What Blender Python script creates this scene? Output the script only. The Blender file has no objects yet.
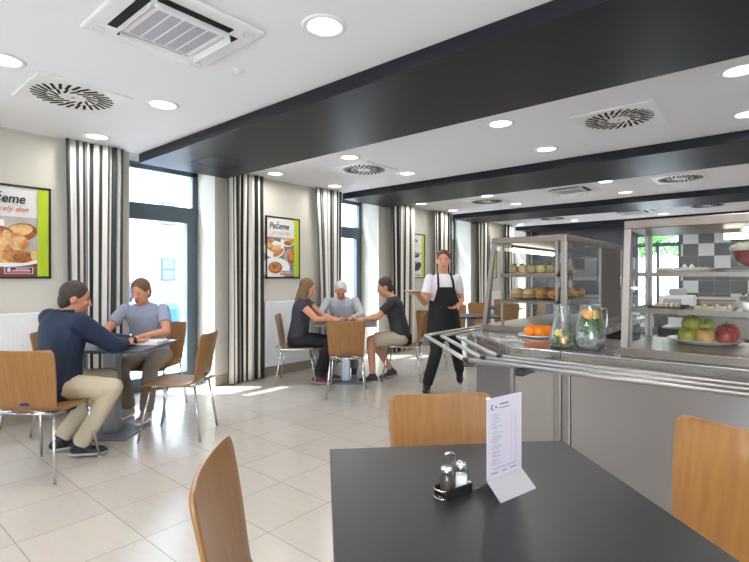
import bpy, bmesh, math, random
from mathutils import Vector, Matrix
random.seed(7)
scn = bpy.context.scene
COL = scn.collection
A = math.radians(40.16)                       # the camera looks 40 degrees left of +Y
CA, SA = math.cos(A), math.sin(A)
def WP(r, d): return (-SA*d + CA*r, CA*d + SA*r)      # distance right / ahead of the viewer -> room x, y
CEIL = 2.61; WX = -5.18; GX = -5.61

# ------------------------------------------------------------------ materials
def lin(c): return tuple((v/255/12.92 if v/255 <= .04045 else ((v/255+.055)/1.055)**2.4) for v in c)
def _base(name):
    m = bpy.data.materials.new(name); m.use_nodes = True
    nt = m.node_tree; b = nt.nodes['Principled BSDF']
    return m, nt, b
def mat(name, rgb, rough=.5, metal=0, noise=0, nscale=8, bump=0, bscale=60, emit=0, spec=.5, sheen=0, stretch=None):
    m, nt, b = _base(name); c = lin(rgb) + (1,)
    b.inputs['Base Color'].default_value = c
    b.inputs['Roughness'].default_value = rough
    b.inputs['Metallic'].default_value = metal
    b.inputs['Specular IOR Level'].default_value = spec
    if sheen: b.inputs['Sheen Weight'].default_value = sheen
    if emit:
        b.inputs['Emission Color'].default_value = c; b.inputs['Emission Strength'].default_value = emit
    L = nt.links.new
    if noise or bump:
        tc = nt.nodes.new('ShaderNodeTexCoord'); mp = nt.nodes.new('ShaderNodeMapping')
        L(tc.outputs['Object'], mp.inputs['Vector'])
        if stretch: mp.inputs['Scale'].default_value = stretch
    if noise:
        n = nt.nodes.new('ShaderNodeTexNoise'); n.inputs['Scale'].default_value = nscale; n.inputs['Detail'].default_value = 4
        L(mp.outputs[0], n.inputs['Vector'])
        r = nt.nodes.new('ShaderNodeValToRGB')
        r.color_ramp.elements[0].position = .3; r.color_ramp.elements[1].position = .7
        r.color_ramp.elements[0].color = tuple(max(0, v*(1-noise)) for v in c[:3]) + (1,)
        r.color_ramp.elements[1].color = tuple(min(1, v*(1+noise)) for v in c[:3]) + (1,)
        L(n.outputs['Fac'], r.inputs[0]); L(r.outputs[0], b.inputs['Base Color'])
    if bump:
        n = nt.nodes.new('ShaderNodeTexNoise'); n.inputs['Scale'].default_value = bscale; n.inputs['Detail'].default_value = 3
        L(mp.outputs[0], n.inputs['Vector'])
        bp = nt.nodes.new('ShaderNodeBump'); bp.inputs['Strength'].default_value = bump; bp.inputs['Distance'].default_value = .01
        L(n.outputs['Fac'], bp.inputs['Height']); L(bp.outputs[0], b.inputs['Normal'])
    return m
def glass_mat(name, tint=(1, 1, 1), refl=.9, rough=0.0, base=.05, power=4):
    m = bpy.data.materials.new(name); m.use_nodes = True; nt = m.node_tree
    nt.nodes.remove(nt.nodes['Principled BSDF']); out = nt.nodes['Material Output']
    t = nt.nodes.new('ShaderNodeBsdfTransparent'); t.inputs[0].default_value = tint + (1,)
    g = nt.nodes.new('ShaderNodeBsdfGlossy'); g.inputs['Roughness'].default_value = rough
    f = nt.nodes.new('ShaderNodeLayerWeight'); f.inputs[0].default_value = .5
    pw = nt.nodes.new('ShaderNodeMath'); pw.operation = 'POWER'; pw.inputs[1].default_value = power
    mu = nt.nodes.new('ShaderNodeMath'); mu.operation = 'MULTIPLY_ADD'; mu.inputs[1].default_value = .8*refl; mu.inputs[2].default_value = base*refl
    mx = nt.nodes.new('ShaderNodeMixShader'); L = nt.links.new
    L(f.outputs['Facing'], pw.inputs[0]); L(pw.outputs[0], mu.inputs[0]); L(mu.outputs[0], mx.inputs[0]); L(t.outputs[0], mx.inputs[1]); L(g.outputs[0], mx.inputs[2])
    L(mx.outputs[0], out.inputs['Surface'])
    return m
def real_glass(name, rgb, ior, rough=0.0):
    m, nt, b = _base(name); b.inputs['Base Color'].default_value = lin(rgb) + (1,); b.inputs['Roughness'].default_value = rough
    b.inputs['Transmission Weight'].default_value = 1; b.inputs['IOR'].default_value = ior
    return m
def haze_mat(name, rgb, k):
    m = bpy.data.materials.new(name); m.use_nodes = True; nt = m.node_tree; b = nt.nodes['Principled BSDF']
    b.inputs['Base Color'].default_value = lin(rgb) + (1,); b.inputs['Roughness'].default_value = .15; b.inputs['Alpha'].default_value = k
    return m
def tile_floor():
    m, nt, b = _base('floor_tiles'); L = nt.links.new
    tc = nt.nodes.new('ShaderNodeTexCoord'); mp = nt.nodes.new('ShaderNodeMapping')
    mp.inputs['Location'].default_value = (2.0, -.665, 0)
    L(tc.outputs['Object'], mp.inputs['Vector'])
    br = nt.nodes.new('ShaderNodeTexBrick'); br.offset = 0; br.squash = 1
    br.inputs['Scale'].default_value = 1; br.inputs['Brick Width'].default_value = .43; br.inputs['Row Height'].default_value = .43
    br.inputs['Mortar Size'].default_value = .0022; br.inputs['Mortar Smooth'].default_value = .1
    br.inputs['Color1'].default_value = lin((200, 192, 181)) + (1,); br.inputs['Color2'].default_value = lin((194, 186, 175)) + (1,)
    br.inputs['Mortar'].default_value = lin((150, 140, 127)) + (1,)
    L(mp.outputs[0], br.inputs['Vector'])
    n = nt.nodes.new('ShaderNodeTexNoise'); n.inputs['Scale'].default_value = 5; n.inputs['Detail'].default_value = 6
    mp2 = nt.nodes.new('ShaderNodeMapping'); mp2.inputs['Scale'].default_value = (1, 5, 1)
    L(tc.outputs['Object'], mp2.inputs['Vector']); L(mp2.outputs[0], n.inputs['Vector'])
    mx = nt.nodes.new('ShaderNodeMix'); mx.data_type = 'RGBA'; mx.blend_type = 'MULTIPLY'; mx.inputs['Factor'].default_value = .18
    L(br.outputs['Color'], mx.inputs['A']); L(n.outputs['Color'], mx.inputs['B']); L(mx.outputs['Result'], b.inputs['Base Color'])
    b.inputs['Roughness'].default_value = .21; b.inputs['Specular IOR Level'].default_value = .5
    return m
def wall_tiles():
    m, nt, b = _base('kitchen_tiles'); L = nt.links.new
    tc = nt.nodes.new('ShaderNodeTexCoord'); sp = nt.nodes.new('ShaderNodeSeparateXYZ'); L(tc.outputs['Object'], sp.inputs[0])
    def cell(sock, off, size):
        a = nt.nodes.new('ShaderNodeMath'); a.operation = 'ADD'; a.inputs[1].default_value = off; L(sock, a.inputs[0])
        d = nt.nodes.new('ShaderNodeMath'); d.operation = 'DIVIDE'; d.inputs[1].default_value = size; L(a.outputs[0], d.inputs[0])
        f = nt.nodes.new('ShaderNodeMath'); f.operation = 'FLOOR'; L(d.outputs[0], f.inputs[0]); return f.outputs[0]
    cx = cell(sp.outputs['X'], 1.651, .285); cz = cell(sp.outputs['Z'], -.162, .27)
    cb = nt.nodes.new('ShaderNodeCombineXYZ'); L(cx, cb.inputs[0]); L(cz, cb.inputs[1])
    wn = nt.nodes.new('ShaderNodeTexWhiteNoise'); wn.noise_dimensions = '3D'; cb.inputs[2].default_value = 3; L(cb.outputs[0], wn.inputs['Vector'])
    s = nt.nodes.new('ShaderNodeMath'); s.operation = 'ADD'; L(cx, s.inputs[0]); L(cz, s.inputs[1])
    md = nt.nodes.new('ShaderNodeMath'); md.operation = 'MODULO'; md.inputs[1].default_value = 2; L(s.outputs[0], md.inputs[0])
    ab = nt.nodes.new('ShaderNodeMath'); ab.operation = 'ABSOLUTE'; L(md.outputs[0], ab.inputs[0])
    r = nt.nodes.new('ShaderNodeMath'); r.operation = 'MULTIPLY_ADD'; r.inputs[1].default_value = .6; L(wn.outputs['Value'], r.inputs[0]); 
    h = nt.nodes.new('ShaderNodeMath'); h.operation = 'MULTIPLY'; h.inputs[1].default_value = .4; L(ab.outputs[0], h.inputs[0]); L(h.outputs[0], r.inputs[2])
    cr = nt.nodes.new('ShaderNodeValToRGB'); cr.color_ramp.interpolation = 'CONSTANT'
    e = cr.color_ramp.elements; e[0].position = 0; e[0].color = lin((66, 66, 70)) + (1,); e[1].position = .58; e[1].color = lin((205, 208, 210)) + (1,)
    k = e.new(.40); k.color = lin((92, 90, 92)) + (1,); k2 = e.new(.10); k2.color = lin((84, 84, 88)) + (1,)
    L(r.outputs[0], cr.inputs[0])
    br = nt.nodes.new('ShaderNodeTexBrick'); br.offset = 0; br.inputs['Scale'].default_value = 1
    br.inputs['Brick Width'].default_value = .285; br.inputs['Row Height'].default_value = .27; br.inputs['Mortar Size'].default_value = .003
    c2 = nt.nodes.new('ShaderNodeCombineXYZ'); L(sp.outputs['X'], c2.inputs[0]); L(sp.outputs['Z'], c2.inputs[1])
    mp = nt.nodes.new('ShaderNodeMapping'); mp.inputs['Location'].default_value = (1.651, -.162, 0); L(c2.outputs[0], mp.inputs['Vector']); L(mp.outputs[0], br.inputs['Vector'])
    mx = nt.nodes.new('ShaderNodeMix'); mx.data_type = 'RGBA'; L(br.outputs['Fac'], mx.inputs['Factor'])
    L(cr.outputs[0], mx.inputs['A']); mx.inputs['B'].default_value = lin((150, 150, 150)) + (1,)
    # above head height and left of the cooking area the wall is plain dark grey paint
    zg = nt.nodes.new('ShaderNodeMath'); zg.operation = 'GREATER_THAN'; zg.inputs[1].default_value = 2.322; L(sp.outputs['Z'], zg.inputs[0])
    xl = nt.nodes.new('ShaderNodeMath'); xl.operation = 'LESS_THAN'; xl.inputs[1].default_value = -2.79; L(sp.outputs['X'], xl.inputs[0])
    o = nt.nodes.new('ShaderNodeMath'); o.operation = 'MAXIMUM'; L(zg.outputs[0], o.inputs[0]); L(xl.outputs[0], o.inputs[1])
    m2 = nt.nodes.new('ShaderNodeMix'); m2.data_type = 'RGBA'; L(o.outputs[0], m2.inputs['Factor']); L(mx.outputs['Result'], m2.inputs['A'])
    m2.inputs['B'].default_value = lin((72, 74, 84)) + (1,)
    L(m2.outputs['Result'], b.inputs['Base Color']); b.inputs['Roughness'].default_value = .3
    return m
def wood(name, a, c, rough=.32):
    m, nt, b = _base(name); L = nt.links.new
    tc = nt.nodes.new('ShaderNodeTexCoord'); mp = nt.nodes.new('ShaderNodeMapping'); mp.inputs['Scale'].default_value = (22, 2, 2)
    L(tc.outputs['Object'], mp.inputs['Vector'])
    n = nt.nodes.new('ShaderNodeTexNoise'); n.inputs['Scale'].default_value = 2.2; n.inputs['Detail'].default_value = 6; n.inputs['Distortion'].default_value = .5
    L(mp.outputs[0], n.inputs['Vector'])
    r = nt.nodes.new('ShaderNodeValToRGB'); r.color_ramp.elements[0].position = .3; r.color_ramp.elements[1].position = .72
    r.color_ramp.elements[0].color = lin(a) + (1,); r.color_ramp.elements[1].color = lin(c) + (1,)
    L(n.outputs['Fac'], r.inputs[0]); L(r.outputs[0], b.inputs['Base Color'])
    b.inputs['Roughness'].default_value = rough; b.inputs['Coat Weight'].default_value = .15
    return m
def steel(name, rgb, rough=.3, stretch=(1, 1, 60), amt=.12):
    m, nt, b = _base(name); L = nt.links.new
    b.inputs['Metallic'].default_value = 1; b.inputs['Base Color'].default_value = lin(rgb) + (1,)
    tc = nt.nodes.new('ShaderNodeTexCoord'); mp = nt.nodes.new('ShaderNodeMapping'); mp.inputs['Scale'].default_value = stretch
    L(tc.outputs['Object'], mp.inputs['Vector'])
    n = nt.nodes.new('ShaderNodeTexNoise'); n.inputs['Scale'].default_value = 6; n.inputs['Detail'].default_value = 5
    L(mp.outputs[0], n.inputs['Vector'])
    mr = nt.nodes.new('ShaderNodeMapRange'); mr.inputs['To Min'].default_value = rough-amt/2; mr.inputs['To Max'].default_value = rough+amt/2
    L(n.outputs['Fac'], mr.inputs['Value']); L(mr.outputs[0], b.inputs['Roughness'])
    return m
def stripes_mat(name, dark, pale, mid):
    """woven vertical stripes that follow the cloth (u = metres along the cloth)"""
    m, nt, b = _base(name); L = nt.links.new
    uv = nt.nodes.new('ShaderNodeUVMap'); sp = nt.nodes.new('ShaderNodeSeparateXYZ'); L(uv.outputs[0], sp.inputs[0])
    d = nt.nodes.new('ShaderNodeMath'); d.operation = 'DIVIDE'; d.inputs[1].default_value = .30; L(sp.outputs['X'], d.inputs[0])
    f = nt.nodes.new('ShaderNodeMath'); f.operation = 'FRACT'; L(d.outputs[0], f.inputs[0])
    cr = nt.nodes.new('ShaderNodeValToRGB'); cr.color_ramp.interpolation = 'CONSTANT'; e = cr.color_ramp.elements
    seq = [(0, dark), (.20, pale), (.42, dark), (.58, pale), (.74, dark), (.82, mid), (.88, pale)]
    e[0].position = 0; e[0].color = lin(dark) + (1,); e[1].position = seq[1][0]; e[1].color = lin(seq[1][1]) + (1,)
    for p, c in seq[2:]:
        k = e.new(p); k.color = lin(c) + (1,)
    L(f.outputs[0], cr.inputs[0]); L(cr.outputs[0], b.inputs['Base Color']); b.inputs['Roughness'].default_value = .7
    b.inputs['Sheen Weight'].default_value = .1
    return m

M = dict(
 ceiling=mat('ceiling_paint', (242, 243, 249), .8),
 wall=mat('wall_paint', (196, 192, 180), .8, bump=.03, bscale=200),
 reveal=mat('reveal_paint', (240, 240, 242), .75),
 beam=mat('beam_paint', (28, 30, 38), .44, bump=.02, bscale=150, spec=.3),
 floor=tile_floor(), tiles=wall_tiles(),
 skirt=mat('skirting_tile', (150, 138, 122), .4, noise=.08),
 frame=mat('window_frame_paint', (78, 92, 102), .4),
 pane=glass_mat('window_glass', (.97, .985, 1), .6),
 caseglass=glass_mat('case_glass', (.96, .975, .965), .8),
 clear=glass_mat('table_glass', (.95, .97, .965), 1.0),
 acrylic=glass_mat('acrylic', (.95, .95, .96), .4, .05),
 water=haze_mat('iced_water', (222, 230, 226), .03), ice=haze_mat('crushed_ice', (226, 232, 230), .30), vessel=glass_mat('vessel_glass', (.97, .985, .98), 1.15, .02, .05, 1.8), flap=haze_mat('frosted_acrylic', (196, 196, 198), .62),
 steel=steel('brushed_steel', (160, 156, 153), .34, (1, 1, 12), .05),
 steelfront=steel('brushed_steel_front', (172, 168, 167), .36),
 steeltop=steel('brushed_steel_top', (180, 180, 180), .27, (1, 12, 1), .04),
 steeldark=steel('dark_steel', (112, 106, 98), .38),
 hood=steel('hood_steel', (140, 132, 125), .35, (1, 12, 1), .05),
 chrome=mat('chrome', (206, 207, 210), .2, 1),
 satin=mat('satin_metal', (170, 172, 176), .35, 1),
 rail=mat('rail_steel', (190, 187, 184), .36, 1),
 black=mat('black_plastic', (26, 26, 28), .45),
 white=mat('white_plastic', (235, 235, 238), .45),
 grey=mat('grey_plastic', (176, 178, 182), .5),
 ventplate=mat('vent_plate', (238, 238, 238), .4, 0),
 grillebar=mat('grille_bar', (176, 176, 190), .6),
 slot=mat('vent_slot', (14, 14, 15), .9),
 radiator=mat('radiator_enamel', (226, 226, 226), .35),
 wood=wood('beech_plywood', (136, 92, 47), (153, 109, 58)),
 top=mat('table_laminate', (33, 35, 37), .38, noise=.10, nscale=30, bump=.015, bscale=250),
 top2=mat('table_laminate_grey', (84, 88, 94), .3, noise=.05, nscale=30),
 column=mat('table_column', (150, 154, 160), .4, .6),
 basep=mat('table_foot', (120, 124, 130), .45, .5),
 plate_blue=mat('maker_plate', (34, 40, 92), .35),
 posterframe=mat('poster_frame', (44, 24, 20), .35),
 paper=mat('poster_paper', (214, 212, 210), .6, noise=.03, nscale=3),
 lime=mat('poster_lime', (170, 190, 30), .55, noise=.08, nscale=9, stretch=(1, 1, .2)),
 ink=mat('black_ink', (30, 28, 30), .6), redink=mat('red_ink', (206, 92, 78), .6), blueink=mat('blue_ink', (38, 40, 110), .6), pinkink=mat('pink_ink', (206, 150, 170), .6),
 bread=mat('printed_bread', (190, 126, 70), .6, noise=.38, nscale=26), bread2=mat('printed_crust', (150, 88, 44), .6, noise=.45, nscale=40),
 breadpale=mat('printed_dough', (214, 170, 118), .6, noise=.25, nscale=22), printwood=mat('printed_board', (120, 72, 46), .6, noise=.3, nscale=14, stretch=(1, .3, 3)),
 printbg=mat('printed_backdrop', (176, 170, 162), .6, noise=.18, nscale=5), printdish=mat('printed_dish', (232, 230, 226), .6), printgrey=mat('printed_grey', (112, 116, 118), .6, noise=.2, nscale=12), printmid=mat('printed_grey_text', (140, 134, 140), .6), printpan=mat('printed_pan', (40, 42, 44), .6, noise=.3, nscale=18),  # printgrey is plain grey ink for backdrops, pans and text bars
 menu=mat('menu_paper', (222, 214, 224), .6),
 curt=stripes_mat('curtain_cloth', (50, 50, 54), (222, 218, 210), (122, 120, 118)),
 curt2=stripes_mat('curtain_cloth_dark', (22, 22, 25), (226, 221, 210), (120, 112, 100)),
 china=mat('white_china', (238, 238, 240), .2),
 orange=mat('orange_peel', (240, 132, 14), .42, bump=.25, bscale=260, noise=.06, nscale=5),
 slice=mat('citrus_flesh', (244, 160, 20), .35, noise=.15, nscale=40), lemon=mat('lemon_flesh', (238, 206, 60), .35, noise=.1, nscale=40), rind=mat('citrus_rind', (236, 120, 10), .45),
 mint=mat('mint_leaf', (34, 108, 8), .45, noise=.45, nscale=60), lettuce=mat('lettuce', (120, 170, 50), .5, noise=.3, nscale=50), ham=mat('ham', (206, 140, 116), .5, noise=.15),
 roll=mat('roll_crust', (196, 162, 118), .6, noise=.22, nscale=18, bump=.15, bscale=60), bag=mat('baguette_crust', (190, 128, 66), .55, noise=.25, nscale=20, bump=.15, bscale=60),
 seedroll=mat('seeded_crust', (150, 128, 100), .65, noise=.35, nscale=70, bump=.3, bscale=120),
 applegreen=mat('apple_green', (150, 150, 62), .35, noise=.22, nscale=14), appleyel=mat('apple_blush', (196, 150, 82), .35, noise=.28, nscale=16), applered=mat('apple_red', (168, 62, 60), .32, noise=.3, nscale=14),
 stem=mat('fruit_stem', (80, 56, 30), .7),
 jelly=mat('red_jelly', (130, 16, 14), .15), cream=mat('whipped_cream', (236, 226, 206), .6, noise=.05), yellowfood=mat('yellow_pepper', (226, 178, 40), .4, noise=.15, nscale=30),
 pastry=mat('pastry', (206, 186, 150), .6, noise=.2, nscale=30, bump=.2),
 tray=mat('steel_tray', (170, 168, 164), .3, .9), traydark=mat('dark_tray', (56, 50, 46), .4),
 pepper=mat('ground_pepper', (64, 50, 34), .9, noise=.5, nscale=400), salt=mat('table_salt', (236, 236, 234), .8),
 lamp=None,
 facade=mat('facade_plaster', (236, 238, 240), .85, noise=.02, nscale=2), facwin=mat('facade_window', (96, 106, 122), .2), facframe=mat('facade_frame', (56, 68, 88), .5),
 asphalt=mat('asphalt', (190, 190, 188), .9, noise=.1, nscale=6), carblue=mat('car_paint', (40, 84, 170), .25), tyre=mat('tyre', (30, 30, 32), .8), carglass=mat('car_glass', (40, 52, 66), .1),
 bark=mat('bark', (94, 78, 62), .9, noise=.3, nscale=12), leaf=mat('tree_leaf', (92, 150, 70), .6, noise=.4, nscale=3),
 skin=mat('skin', (206, 146, 118), .5, noise=.04, nscale=6), skin2=mat('skin_tanned', (190, 128, 100), .5, noise=.04, nscale=6),
 lips=mat('lips', (160, 86, 78), .5), eye=mat('eye', (36, 26, 22), .2), 
 hairdark=mat('hair_dark', (52, 42, 36), .6, noise=.3, nscale=40), hairbrown=mat('hair_brown', (104, 74, 54), .6, noise=.3, nscale=40), hairred=mat('hair_auburn', (84, 32, 22), .55, noise=.3, nscale=40), hairgrey=mat('hair_grey', (196, 194, 190), .6, noise=.15, nscale=40), hairlong=mat('hair_light_brown', (120, 88, 58), .6, noise=.3, nscale=40),
 navy=mat('navy_jacket', (19, 35, 62), .75, noise=.12, nscale=6, bump=.2, bscale=14), khaki=mat('khaki_cotton', (186, 172, 148), .8, noise=.06, nscale=6, bump=.2, bscale=14),
 greyshirt=mat('grey_tshirt', (150, 156, 176), .8, noise=.06, nscale=8, bump=.15, bscale=14), taupe=mat('taupe_trousers', (126, 114, 102), .8, noise=.08, bump=.15, bscale=14),
 paleshirt=mat('pale_shirt', (176, 178, 184), .8, noise=.06, nscale=8, bump=.15, bscale=14), charcoal=mat('charcoal_top', (54, 52, 64), .8, noise=.1, bump=.15, bscale=14),
 blackcloth=mat('black_cloth', (20, 20, 23), .8, noise=.1, bump=.15, bscale=14), whitecloth=mat('white_blouse', (224, 218, 222), .75, noise=.04, bump=.15, bscale=14),
 greypoly=mat('slate_tshirt', (48, 48, 56), .8, noise=.1, bump=.15, bscale=14),
 shoegrey=mat('grey_shoe', (150, 146, 142), .6), shoeblack=mat('black_shoe', (22, 22, 26), .45), shoered=mat('maroon_shoe', (96, 30, 40), .5), shoedark=mat('dark_shoe', (56, 54, 60), .6),
 recess_shade=mat('painted_recess_shade', (12, 12, 13), .9),
)
def emis(name, rgb, s):
    m = bpy.data.materials.new(name); m.use_nodes = True; nt = m.node_tree
    b = nt.nodes['Principled BSDF']; b.inputs['Base Color'].default_value = (.9, .9, .9, 1)
    b.inputs['Emission Color'].default_value = lin(rgb) + (1,); b.inputs['Emission Strength'].default_value = s
    return m
M['lamp'] = emis('lamp_diffuser', (255, 250, 238), 4.0)
M['tube'] = emis('lamp_tube', (255, 250, 232), 5.0)

# ------------------------------------------------------------------ mesh builder
class MB:
    def __init__(s): s.bm = bmesh.new(); s.mats = []
    def mi(s, m):
        if m is None: return 0
        if m not in s.mats: s.mats.append(m)
        return s.mats.index(m)
    def _fin(s, faces, m, smooth=False):
        i = s.mi(m)
        for f in faces: f.material_index = i; f.smooth = smooth
    def box(s, lo, hi, m=None, bev=0, rot=None, at=None):
        r = bmesh.ops.create_cube(s.bm, size=1); vs = r['verts']
        c = [(lo[i]+hi[i])/2 for i in range(3)]; sz = [abs(hi[i]-lo[i]) for i in range(3)]
        for v in vs: v.co = Vector((v.co[i]*sz[i] for i in range(3)))
        if rot is not None:
            for v in vs: v.co = rot @ v.co
        for v in vs: v.co += Vector(c if at is None else at)
        fs = list({f for v in vs for f in v.link_faces}); s._fin(fs, m)
        if bev:
            es = list({e for v in vs for e in v.link_edges})
            g = bmesh.ops.bevel(s.bm, geom=es, offset=bev, segments=2, profile=.5, affect='EDGES')
            s._fin(g['faces'], m)
        return s
    def prism(s, pts, z0, z1, m=None, bev=0):
        bot = [s.bm.verts.new((p[0], p[1], z0)) for p in pts]; top = [s.bm.verts.new((p[0], p[1], z1)) for p in pts]
        n = len(pts); fs = [s.bm.faces.new(top), s.bm.faces.new(bot[::-1])]
        for i in range(n): fs.append(s.bm.faces.new((bot[i], bot[(i+1) % n], top[(i+1) % n], top[i])))
        bmesh.ops.recalc_face_normals(s.bm, faces=fs); s._fin(fs, m)
        if bev:
            es = list({e for f in fs[:2] for e in f.edges})
            g = bmesh.ops.bevel(s.bm, geom=es, offset=bev, segments=2, profile=.5, affect='EDGES'); s._fin(g['faces'], m)
        return s
    def ring(s, c, ux, uy, n): return [s.bm.verts.new(Vector(c) + math.cos(2*math.pi*i/n)*Vector(ux) + math.sin(2*math.pi*i/n)*Vector(uy)) for i in range(n)]
    def skinrings(s, rings, m=None, smooth=True, caps=(True, True)):
        fs = []; n = len(rings[0])
        for a, b in zip(rings[:-1], rings[1:]):
            for i in range(n): fs.append(s.bm.faces.new((a[i], a[(i+1) % n], b[(i+1) % n], b[i])))
        s._fin(fs, m, smooth); cf = []
        if caps[0]: cf.append(s.bm.faces.new(rings[0][::-1]))
        if caps[1]: cf.append(s.bm.faces.new(rings[-1]))
        s._fin(cf, m, False)
        return s
    def tube(s, pts, r, m=None, n=8, r1=None):
        pts = [Vector(p) for p in pts]; rings = []; prev = None
        for i, p in enumerate(pts):
            t = (pts[min(i+1, len(pts)-1)] - pts[max(i-1, 0)]).normalized()
            if prev is None:
                u = t.orthogonal().normalized()
            else:
                u = (prev - t*prev.dot(t)); u = u.normalized() if u.length > 1e-6 else t.orthogonal().normalized()
            prev = u; w = t.cross(u)
            rr = r if r1 is None else r + (r1-r)*i/(len(pts)-1)
            rings.append(s.ring(p, u*rr, w*rr, n))
        return s.skinrings(rings, m)
    def lathe(s, prof, m=None, n=32, c=(0, 0, 0), smooth=True, caps=(False, False)):
        rings = [s.ring((c[0], c[1], c[2]+z), (max(r, 1e-4), 0, 0), (0, max(r, 1e-4), 0), n) for r, z in prof]
        return s.skinrings(rings, m, smooth, caps)
    def cyl(s, c, r, z0, z1, m=None, n=24, r1=None):
        return s.lathe([(r, z0), (r if r1 is None else r1, z1)], m, n, c, True, (True, True))
    def ell(s, c, ax, m=None, sub=3, noise=0):
        """ellipsoid; ax = three axis vectors or three radii"""
        r = bmesh.ops.create_icosphere(s.bm, subdivisions=sub, radius=1); vs = r['verts']
        if not hasattr(ax[0], '__len__'): ax = ((ax[0], 0, 0), (0, ax[1], 0), (0, 0, ax[2]))
        mt = Matrix([ax[0], ax[1], ax[2]]).transposed()
        for v in vs:
            k = 1 + (random.uniform(-noise, noise) if noise else 0)
            v.co = mt @ (v.co*k) + Vector(c)
        s._fin({f for v in vs for f in v.link_faces}, m, True); return s
    def cone(s, p0, p1, r0, r1, m=None, n=14):
        p0, p1 = Vector(p0), Vector(p1); t = (p1-p0)
        if t.length < 1e-6: return s
        t.normalize(); u = t.orthogonal().normalized(); w = t.cross(u)
        return s.skinrings([s.ring(p0, u*r0, w*r0, n), s.ring(p1, u*r1, w*r1, n)], m)
    def poly(s, pts, m=None):
        f = s.bm.faces.new([s.bm.verts.new(p) for p in pts]); s._fin([f], m); return s
    def disc(s, c, ux, uy, m=None, n=28): 
        f = s.bm.faces.new(s.ring(c, ux, uy, n)); s._fin([f], m); return s
    def build(s, name, m=None, parent=None, loc=None, rotz=0):
        me = bpy.data.meshes.new(name); s.bm.normal_update(); s.bm.to_mesh(me); s.bm.free()
        if s.mats:
            for k in s.mats: me.materials.append(k)
        elif m: me.materials.append(m)
        o = bpy.data.objects.new(name, me); COL.objects.link(o)
        if parent: o.parent = parent
        if loc is not None: o.location = loc; o.rotation_euler = (0, 0, rotz)
        return o

def tag(o, label=None, cat=None, group=None, kind=None):
    if label: o['label'] = label
    if cat: o['category'] = cat
    if group: o['group'] = group
    if kind: o['kind'] = kind
    return o
def thing(name, label, cat, loc=(0, 0, 0), rotz=0, group=None):
    o = bpy.data.objects.new(name, None); COL.objects.link(o); o.empty_display_size = .1
    o.location = loc; o.rotation_euler = (0, 0, rotz)
    return tag(o, label, cat, group)
def struct(o): return tag(o, kind='structure')
KIDS = {}
def kids(o):
    return [c for c in bpy.data.objects if c.parent == o]
def dup(root, label, loc, rotz=0, group=None):
    r = root.copy(); COL.objects.link(r); r.location = loc; r.rotation_euler = (0, 0, rotz); r['label'] = label
    if group: r['group'] = group
    for ch in kids(root):
        c = ch.copy(); COL.objects.link(c); c.parent = r
        for g in kids(ch):
            d = g.copy(); COL.objects.link(d); d.parent = c
    return r
def remesh(o, voxel=.008, smooth=4, smf=.5, sub=False):
    m = o.modifiers.new('r', 'REMESH'); m.mode = 'VOXEL'; m.voxel_size = voxel; m.use_smooth_shade = True
    if smooth:
        k = o.modifiers.new('s', 'SMOOTH'); k.iterations = smooth; k.factor = smf
    dg = bpy.context.evaluated_depsgraph_get(); dg.update()
    me = bpy.data.meshes.new_from_object(o.evaluated_get(dg)); old = o.data
    o.modifiers.clear(); mats = [x for x in old.materials]; nm = old.name
    o.data = me; bpy.data.meshes.remove(old); me.name = nm
    me.materials.clear()
    for x in mats[:1]: me.materials.append(x)
    for p in me.polygons: p.use_smooth = True; p.material_index = 0
    return o
def text_mesh(txt, size, name, m, parent, mtx, shear=.3, extrude=.0004, off=0):
    cu = bpy.data.curves.new(name, 'FONT'); cu.body = txt; cu.size = size; cu.shear = shear; cu.offset = off; cu.extrude = extrude; cu.resolution_u = 3
    t = bpy.data.objects.new(name, cu); COL.objects.link(t)
    dg = bpy.context.evaluated_depsgraph_get(); dg.update()
    me = bpy.data.meshes.new_from_object(t.evaluated_get(dg)); bpy.data.objects.remove(t); bpy.data.curves.remove(cu)
    me.transform(mtx); me.materials.clear(); me.materials.append(m)
    o = bpy.data.objects.new(name, me); COL.objects.link(o); o.parent = parent
    return o

# ------------------------------------------------------------------ room shell
RX, YB, YE = 4.2, -4.5, 12.6
struct(MB().box((GX-.05, YB, -.1), (RX, YE, 0)).build('floor', M['floor']))
struct(MB().box((WX, YB, CEIL), (RX, YE, CEIL+.25)).build('ceiling', M['ceiling']))
WIN = [(2.18-3.1*2, 3.17-3.1*2), (-.92, .07), (2.18, 3.17), (5.28, 6.25), (8.40, 9.40), (11.45, 12.40)]
w = MB(); y = YB
for a, b in WIN:
    w.box((GX-.08, y, 0), (WX, a, 2.86)); y = b
w.box((GX-.08, y, 0), (WX, YE, 2.86)); w.box((GX-.08, YB, 2.80), (WX+.001, YE, 3.0))
struct(w.build('wall_left', M['wall']))
# kitchen end wall with a window hole x -2.60..-1.69, z .57..2.30
e = MB(); ax, bx, az, bz = -2.62, -1.69, .57, 2.32
e.box((GX-.08, YE, 0), (ax, YE+.3, 2.86)); e.box((bx, YE, 0), (RX, YE+.3, 2.86)); e.box((ax, YE, 0), (bx, YE+.3, az)); e.box((ax, YE, bz), (bx, YE+.3, 2.86))
struct(e.build('wall_back', M['tiles']))
struct(MB().box((RX, YB, 0), (RX+.2, YE+.3, 2.86)).build('wall_right', M['wall']))
struct(MB().box((GX-.08, YB-.2, 0), (1.2, YB, 2.86)).build('wall_front', M['wall']))  # unseen; width chosen to hold back daylight, left open at the right
sk = MB(); y = YB
for a, b in WIN:
    sk.box((WX, y, 0), (WX+.012, a, .12)); y = b
sk.box((WX, y, 0), (WX+.012, YE, .12)); struct(sk.build('baseboard_left', M['skirt']))
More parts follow.
